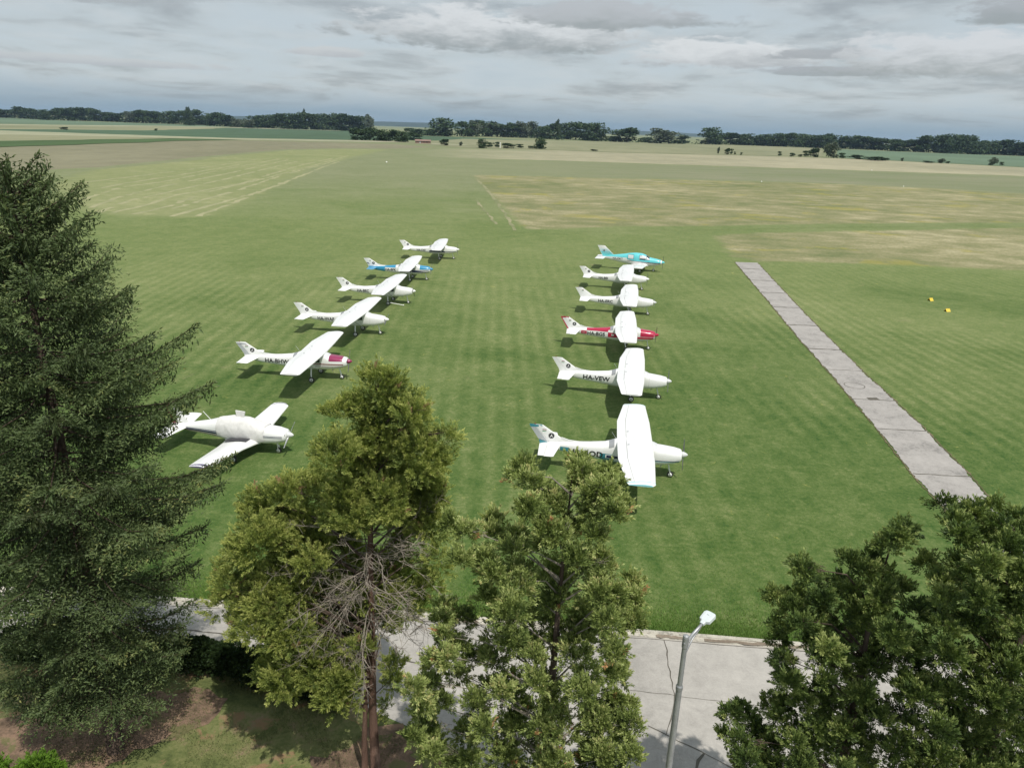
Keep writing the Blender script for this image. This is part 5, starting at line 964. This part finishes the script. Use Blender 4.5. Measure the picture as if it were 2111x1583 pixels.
# ---- low wing tourer under a canopy cover, nearest of the left row
def low_covered():
    root = empty('light_aircraft', (-12.30, 38.05, 0), R_(-8.5)); tag(root, 'white low-wing aircraft with its cabin under a grey fabric cover beside the spruce', 'aircraft', 'aircraft parked in two rows on the grass')
    F = Fus([(-.36, .33, 1.44, .92, 2.1), (-.46, .44, 1.50, .80, 2.3), (-.9, .52, 1.58, .70, 2.6), (-1.7, .56, 1.64, .62, 2.8), (-2.1, .57, 1.76, .60, 2.6), (-2.7, .58, 1.98, .58, 2.4), (-3.5, .58, 2.02, .58, 2.4), (-4.3, .52, 1.90, .66, 2.3), (-5.1, .40, 1.66, .76, 2.2), (-6.2, .24, 1.42, .86, 2.1), (-7.3, .10, 1.26, .98, 2.0), (-7.6, .04, 1.2, 1.04, 2)])
    body = F.body('fuselage', PW, root)
    st = [(.30, -1.75, -4.1, .72, .24), (.55, -1.95, -3.85, .72, .24), (1.6, -2.20, -3.75, .80, .20), (4.5, -2.45, -3.60, 1.06, .14), (4.75, -2.68, -3.52, 1.10, .07)]
    wing_pair(root, PW, st, [.62, 2.5, 4.5], tipm=P_purple)
    for s_ in (-1, 1):
        b_ = B(); b_.grid(np.array([[(x, s_*y, .72+(y-.3)*.075+zz) for y in (.52, .80, 1.05)] for x, zz in ((-2.35, .255), (-2.8, .250), (-3.3, .185), (-3.75, .10))]), flip=(s_ < 0)); b_.build('wing_walkway', P_walk, root)
        b_ = B(); b_.tube([(-2.8, s_*1.75, .80), (-2.8, s_*1.75, .25)], .045, 8); b_.build('main_gear_leg', PW, root); wheel(root, -2.8, s_*1.75, .21)
    b_ = B()
    pch(root, F, 'stripe', P_navy, -.5, -1.6, 1.20, 1.225, off=.009); pch(root, F, 'stripe', P_navy, -.5, -1.6, 1.13, 1.155, off=.009)
    pch(root, F, 'stripe', P_navy, -4.3, -7.0, lambda x: np.interp(x, [-7, -4.3], [1.13, 1.20]), lambda x: np.interp(x, [-7, -4.3], [1.15, 1.23]), off=.009, nx=20)
    pch(root, F, 'stripe', P_navy, -4.3, -7.0, lambda x: np.interp(x, [-7, -4.3], [1.05, 1.03]), lambda x: np.interp(x, [-7, -4.3], [1.11, 1.15]), off=.009, nx=20)
    pch(root, F, 'stripe', P_dred, -4.3, -7.0, lambda x: np.interp(x, [-7, -4.3], [1.01, .91]), lambda x: np.interp(x, [-7, -4.3], [1.04, .96]), off=.009, nx=20)
    # fabric cover with folds, straps and an aerial tent
    g_ = []
    for x in np.linspace(-1.55, -4.45, 46):
        row = []
        for j in range(38):
            th = math.radians(-28)+math.radians(236)*j/37; q = F.pt(x, th, .035)
            w_ = .014*math.sin(4*x+3*th)+.020*max(0, math.sin(7*x-4*th+1))**4+.016*max(0, math.sin(3.1*x+2*th*th))**5
            k = 1+max(-.02, w_)*.8; row.append((q[0]+.02*math.sin(6*th), q[1]*k, 1.2+(q[2]-1.2)*k))
        g_.append(row)
    b_ = B(); b_.grid(np.array(g_)); cv = b_.build('cabin_cover', P_cover, root, smooth=True)
    b_ = B(); b_.grid(np.array([[(-2.95, -.05, 1.98), (-3.35, -.05, 1.98), (-3.35, .05, 1.98), (-2.95, .05, 1.98)], [(-2.85, -.04, 2.36), (-3.42, -.04, 2.40), (-3.42, .04, 2.40), (-2.85, .04, 2.36)]]), closed=True, cap=True); b_.build('cover_tent', P_cover, cv)
    for x in (-1.75, -2.3):
        b_ = B(); b_.tube([F.pt(x, math.radians(-28-180-0)+math.radians(t), .03) for t in ()] or [F.pt(x, -math.radians(150-2*k_), .02) for k_ in range(0, 61, 6)], .012, 5); b_.build('strap', P_black, cv)
    # tail
    b_ = B(); lifting(b_, [(1.15, -6.2, -7.55, 0, .06), (1.5, -6.45, -7.62, 0, .055), (2.45, -7.05, -7.75, 0, .035)], 0, .62, vert=True); fin = b_.build('fin', PW, root)
    b_ = B(); lifting(b_, [(1.10, -6.2, -7.55, 0, .06), (1.5, -6.45, -7.62, 0, .055), (2.45, -7.05, -7.75, 0, .035)], .635, 1, vert=True); b_.build('rudder', P_wine2, fin)
    for s_ in (-1, 1):
        b_ = B(); lifting(b_, [(.06*s_, -6.45, -7.7, 1.12, .06), (1.95*s_, -6.80, -7.62, 1.12, .04)]); b_.build('tailplane', PW, root)
    b_ = B(); b_.tube([(-5.0, 0, 1.66), (-5.45, 0, 2.15)], .016, 6); b_.build('aerial', PW, root)
    b_ = B(); b_.tube([(-1.1, 0, .72), (-.98, 0, .42)], .045, 8); b_.tube([(-.98, -.09, .45), (-.98, -.09, .17)], .025, 6); b_.tube([(-.98, .09, .45), (-.98, .09, .17)], .025, 6); b_.build('nose_gear_leg', PW, root); wheel(root, -.98, 0, .17)
    b_ = B(); [b_.box((-.40, s_*.26, 1.24), (.05, .17, .15)) for s_ in (-1, 1)]; b_.box((-.42, 0, .90), (.04, .25, .10)); b_.build('air_intake', P_black, body)
    prop(root, -.36, 1.20, .55, r=.92, mat=P_metal, spin=P_silver, sr=.18, sl_=.36)
low_covered()

# ---- turquoise low wing tourer, farthest of the right row
def low_aqua():
    root = empty('light_aircraft', (20.45, 100.5, 0), R_(-14)); root.scale = (1.06,)*3
    tag(root, 'turquoise and white low-wing aircraft marked HA-DKT, farthest of the right row', 'aircraft', 'aircraft parked in two rows on the grass')
    F = Fus([(-.36, .30, 1.48, 1.08, 2.1), (-.46, .38, 1.54, .96, 2.3), (-1.0, .50, 1.66, .80, 2.5), (-1.95, .58, 1.80, .68, 2.5), (-2.5, .60, 2.10, .64, 2.3), (-3.0, .61, 2.26, .62, 2.3), (-3.8, .60, 2.30, .63, 2.3), (-4.6, .52, 2.20, .72, 2.3), (-5.4, .42, 2.04, .86, 2.2), (-6.6, .26, 1.86, 1.06, 2.1), (-7.8, .12, 1.68, 1.26, 2.0), (-8.3, .05, 1.58, 1.36, 2.0)])
    body = F.body('fuselage', PW, root)
    pch(root, F, 'upper_paint', P_aqua, -.37, -8.2, lambda x: np.interp(x, [-8.2, -6, -4.8, -4, -.37], [1.56, 1.62, 1.46, 1.27, 1.20]), top=True, off=.008, nx=40, nt_=22)
    pch(root, F, 'stripe', P_dred, -.4, -4.8, lambda x: np.interp(x, [-4.8, -.4], [1.30, 1.145]), lambda x: np.interp(x, [-4.8, -.4], [1.34, 1.185]), off=.014, nx=24)
    pch(root, F, 'stripe', P_navy, -.4, -3.0, lambda x: np.interp(x, [-3, -.4], [1.17, 1.10]), lambda x: np.interp(x, [-3, -.4], [1.21, 1.14]), off=.014, nx=24)
    pch(root, F, 'text_panel', PW, -4.9, -7.0, lambda x: np.interp(x, [-7, -4.9], [1.30, 1.18]), lambda x: np.interp(x, [-7, -4.9], [1.60, 1.62]), off=.013, nx=16)
    for x0, x1, m_ in ((-2.45, -3.25, P_silver), (-4.05, -4.75, P_silver), (-1.98, -2.36, P_silver)):
        pch(root, F, 'window_frame', P_teal, x0+.06, x1-.06, 1.49, lambda x, a=x0, c=x1: min(2.10, F.sec(x)[1]-.10), off=.012)
        pch(root, F, 'side_window', m_, x0, x1, 1.56, lambda x: min(2.02, F.sec(x)[1]-.16), off=.018)
    pch(root, F, 'side_window', P_glass, -2.5, -3.2, 1.54, 1.68, off=.022)
    b_ = B(); F.top(b_, -2.0, -2.42, lambda x: F.sec(x)[1]-.25, .016); b_.build('windshield', P_glass, root)
    st = [(.35, -1.95, -4.35, .80, .24), (.60, -2.25, -4.10, .80, .24), (4.8, -2.45, -3.95, 1.12, .18), (5.05, -2.7, -3.85, 1.15, .08)]
    wing_pair(root, PW, st, [.7, 3.0, 4.8])
    b_ = B(); lifting(b_, [(1.55, -6.35, -8.1, 0, .06), (2.95, -7.95, -8.9, 0, .035)], 0, .66, vert=True); fin = b_.build('fin', PW, root)
    b_ = B(); lifting(b_, [(1.50, -6.35, -8.1, 0, .06), (2.95, -7.95, -8.9, 0, .035)], .675, 1, vert=True); b_.build('rudder', PW, fin)
    for za, zb_, mt in ((1.55, 1.98, P_aqua), (2.03, 2.16, P_aqua), (2.22, 2.30, P_lteal), (2.37, 2.42, P_lteal), (2.50, 2.53, P_lteal)):
        xl = lambda z: np.interp(z, [1.55, 2.95], [-6.37, -7.97]); xt = lambda z: np.interp(z, [1.55, 2.95], [-8.08, -8.88])
        finplate(root, 'fin_stripe', mt, [(xl(za), za), (xl(zb_), zb_), (xt(zb_), zb_), (xt(za), za)], .066)
    for s_ in (-1, 1):
        b_ = B(); lifting(b_, [(.08*s_, -7.75, -8.95, 1.45, .06), (1.65*s_, -7.85, -8.95, 1.45, .04)]); b_.build('tailplane', PW, root)
        b_ = B(); b_.tube([(-3.0, s_*1.5, .85), (-3.05, s_*1.5, .25)], .05, 8); b_.build('main_gear_leg', PW, root); wheel(root, -3.05, s_*1.5, .22)
    emblem(root, -7.98, 2.30, .12, .072)
    b_ = B(); b_.tube([(-1.25, 0, .80), (-1.35, 0, .40)], .05, 8); b_.tube([(-1.35, -.09, .43), (-1.40, -.09, .18)], .025, 6); b_.tube([(-1.35, .09, .43), (-1.40, .09, .18)], .025, 6); b_.build('nose_gear_leg', PW, root); wheel(root, -1.40, 0, .18)
    b_ = B(); [b_.box((-.39, s_*.22, 1.30), (.05, .15, .13)) for s_ in (-1, 1)]; b_.build('air_intake', P_black, body)
    prop(root, -.36, 1.28, 1.0, r=.92, spin=P_aqua, mat=P_black)
    text_on(root, F, 'HA-DKT', -6.75, 1.31, .25, wscale=1.05)
low_aqua()

# ------------------------------------------------------------ street lamp
M_galv = ground_mat('galvanised_steel', [(0.35, (0.30, 0.31, 0.32)), (0.6, (0.44, 0.45, 0.465))], None, 2, 6, 30)
for n_ in M_galv.node_tree.nodes:
    if n_.type == 'BSDF_PRINCIPLED': n_.inputs['Metallic'].default_value = .45; n_.inputs['Roughness'].default_value = .42; n_.inputs['Specular IOR Level'].default_value = .5
lx0, ly0, LH = 3.91, 13.0, 7.93
t = empty('street_lamp', (lx0, ly0, 0)); tag(t, 'grey galvanised street lamp with a short bent arm and pale flat head', 'street lamp')
b_ = B(); b_.tube([(0, 0, -.1), (0, 0, 3.6), (0, 0, 6.55)], [.085, .078, .068], 14); b_.tube([(0, 0, 6.5), (0, 0, LH-.02)], [.056, .056], 14)
b_.lathe((0, 0, 6.50), (0, 0, 1), [(0, .074), (.02, .078), (.10, .078), (.13, .060)], 16); b_.build('pole', M_galv, t, smooth=False)
b_ = B(); b_.lathe((0, 0, LH-.30), (0, 0, 1), [(0, .062), (.01, .070), (.26, .070), (.30, .060), (.32, .02)], 16)
for a in (0, 2.1, 4.2): b_.box((.07*math.cos(a), .07*math.sin(a), LH-.16), (.03, .03, .03))
b_.build('collar', M_galv, t, smooth=False)
b_ = B(); b_.tube([(.03, .03, LH-.22), (.20, .21, LH-.12), (.44, .46, LH-.05)], [.034, .034, .034], 10); b_.tube([(.05, .05, LH-.62), (.09, .09, LH-.42), (.22, .23, LH-.24), (.42, .44, LH-.12)], [.018]*4, 8)
b_.build('arm', M_galv, t, smooth=True)
hd = B(); az_ = math.atan2(.46, .44); g_ = []
for f, w, h in ((0, .05, .035), (.08, .06, .045), (.12, .13, .050), (.34, .145, .050), (.40, .12, .035), (.42, .08, .02)):
    ring = [(f, w*a, h*c) for a, c in ((-1, -.6), (-.92, .75), (-.6, 1), (.6, 1), (.92, .75), (1, -.6))]; g_.append(ring)
hd.grid(np.array(g_), closed=True, cap=True, flip=True); hd.box((.30, 0, .055), (.05, .05, .02))
ho = hd.build('lamp_head', paint('lamp_white', (0.62, 0.68, 0.69), rough=.4), t, loc=(.44, .46, LH-.04)); ho.rotation_euler = (0, R_(-12), az_)
m, b, o = newmat('lamp_lens'); b.inputs['Base Color'].default_value = (.75, .77, .75, 1); b.inputs['Roughness'].default_value = .25
b_ = B(); b_.box((.24, 0, -.034), (.20, .20, .012)); b_.build('lens', m, ho)

# ------------------------------------------------------------ small markers in the grass
M_yel = paint('marker_yellow', (0.72, 0.52, 0.05), rough=.6, coat=0)
M_wht = paint('marker_white', (0.82, 0.82, 0.80), rough=.6, coat=0)
def a_frame(name, x, y, rz, w, l, h, mat, label, group=None):
    t = empty(name, (x, y, 0), rz); tag(t, label, 'marker', group)
    for s_ in (-1, 1):
        b_ = B(); b_.add([(-l/2, s_*w/2, 0), (l/2, s_*w/2, 0), (l/2, 0, h), (-l/2, 0, h), (-l/2, s_*(w/2-.03), 0), (l/2, s_*(w/2-.03), 0), (l/2, 0, h-.04), (-l/2, 0, h-.04)],
              [(0, 1, 2, 3), (7, 6, 5, 4), (0, 3, 7, 4), (1, 5, 6, 2), (0, 4, 5, 1)]); b_.build('board', mat, t)
    b_ = B(); b_.tube([(-l/2, 0, h), (l/2, 0, h)], .02, 6); b_.build('ridge_bar', mat, t)
a_frame('ground_marker', YMARK[0][0], YMARK[0][1], .45, .50, .58, .32, M_yel, 'yellow tent shaped ground marker, the farther left one of the pair')
a_frame('ground_marker', YMARK[1][0], YMARK[1][1], .25, .48, .55, .30, M_yel, 'yellow tent shaped ground marker, the nearer right one of the pair')
for i, (l, s) in enumerate(zip(['small white marker at the far edge of the dry meadow, left of its twin', 'small white marker at the far edge of the dry meadow, right of its twin', 'tiny white marker on the boundary of the far straw band at right', 'flat white marker alone on the far end of the mown runway'], (.30, .30, .5, .6))):
    a_frame('runway_marker', WMARK[i][0], WMARK[i][1], .3*i, .9*s, 1.3*s, .8*s if i < 3 else .35, M_wht, l)
# white post, low red roofed shed, stone pile
t = empty('marker_post', (-19.5, 744.7, 0)); tag(t, 'slim white post between the bushes of the middle field row', 'post')
b_ = B(); b_.tube([(0, 0, 0), (0, 0, 4.8)], .35, 8); b_.build('pole', M_wht, t); b_ = B(); b_.box((0, 0, 5.0), (1.2, .5, .6)); b_.build('top_board', M_wht, t)
M_brick = ground_mat('brick_red', [(0.35, (0.17, 0.10, 0.08)), (0.65, (0.27, 0.18, 0.15))], None, .2, 1, 4); M_roof = ground_mat('roof_tiles', [(0.35, (0.20, 0.13, 0.11)), (0.65, (0.30, 0.21, 0.18))], None, .2, 1, 4)
t = empty('shed', (-106.0, 836.0, 0), R_(4)); tag(t, 'low red roofed shed at the right end of the leafy clump in the fields', 'shed')
b_ = B()
for a, c, d in (((-8, 0, 1.2), (.3, 7, 2.4), 0), ((8, 0, 1.2), (.3, 7, 2.4), 0), ((0, -3.35, 1.2), (15.7, .3, 2.4), 0), ((0, 3.35, 1.2), (15.7, .3, 2.4), 0)): b_.box(a, c)
b_.build('wall', M_brick, t)
b_ = B(); b_.add([(-8.6, -4.1, 2.42), (8.6, -4.1, 2.42), (8.6, 0, 4.0), (-8.6, 0, 4.0), (-8.6, 4.1, 2.42), (8.6, 4.1, 2.42)], [(0, 1, 2, 3), (3, 2, 5, 4), (0, 3, 4), (1, 5, 2), (0, 4, 5, 1)]); b_.build('roof', M_roof, t)
b_ = B(); b_.box((-3, -3.53, 1.0), (1.4, .06, 2.0)); b_.build('door', P_grey, t)
for x in (1, 4.5):
    b_ = B(); b_.box((x, -3.53, 1.4), (1.2, .06, .9)); b_.build('window', P_glass, t)
sheet('gravel_yard', [(-97, 820), (-60, 806), (-56, 838), (-97, 850)], 0.16, M_pale, 6, .8)
# far low buildings among the trees at the horizon
# tow bar lying by one aircraft, chock
t = empty('tow_bar', (-11.75, 75.35, 0)); tag(t, 'thin white tow bar lying at the nose wheel of a left row aircraft', 'tow bar')
b_ = B(); b_.tube([(0, 0, .10), (-1.7, .25, .30)], .035, 6); b_.build('bar', M_wht, t); b_ = B(); b_.tube([(.02, -.18, .12), (0, 0, .10), (.02, .18, .12)], .03, 6); b_.build('fork', M_wht, t)

# ------------------------------------------------------------ haze: real air between here and the hills
m = bpy.data.materials.new('haze_air'); m.use_nodes = True; nt = m.node_tree; nt.nodes.clear(); o = nt.nodes.new('ShaderNodeOutputMaterial')
pv = nt.nodes.new('ShaderNodeVolumePrincipled'); pv.inputs['Color'].default_value = (0.52, 0.73, 1.0, 1); pv.inputs['Density'].default_value = 0.00004; pv.inputs['Anisotropy'].default_value = 0.1
nt.links.new(pv.outputs[0], o.inputs['Volume'])
hz_ = B(); hz_.box((0, 5500, 44.5), (44000, 13500, 94)); ho_ = hz_.build('haze', m); ho_['kind'] = 'stuff'
SC.cycles.volume_bounces = 0
SC.cycles.max_bounces = 8; SC.cycles.diffuse_bounces = 3; SC.cycles.transparent_max_bounces = 8
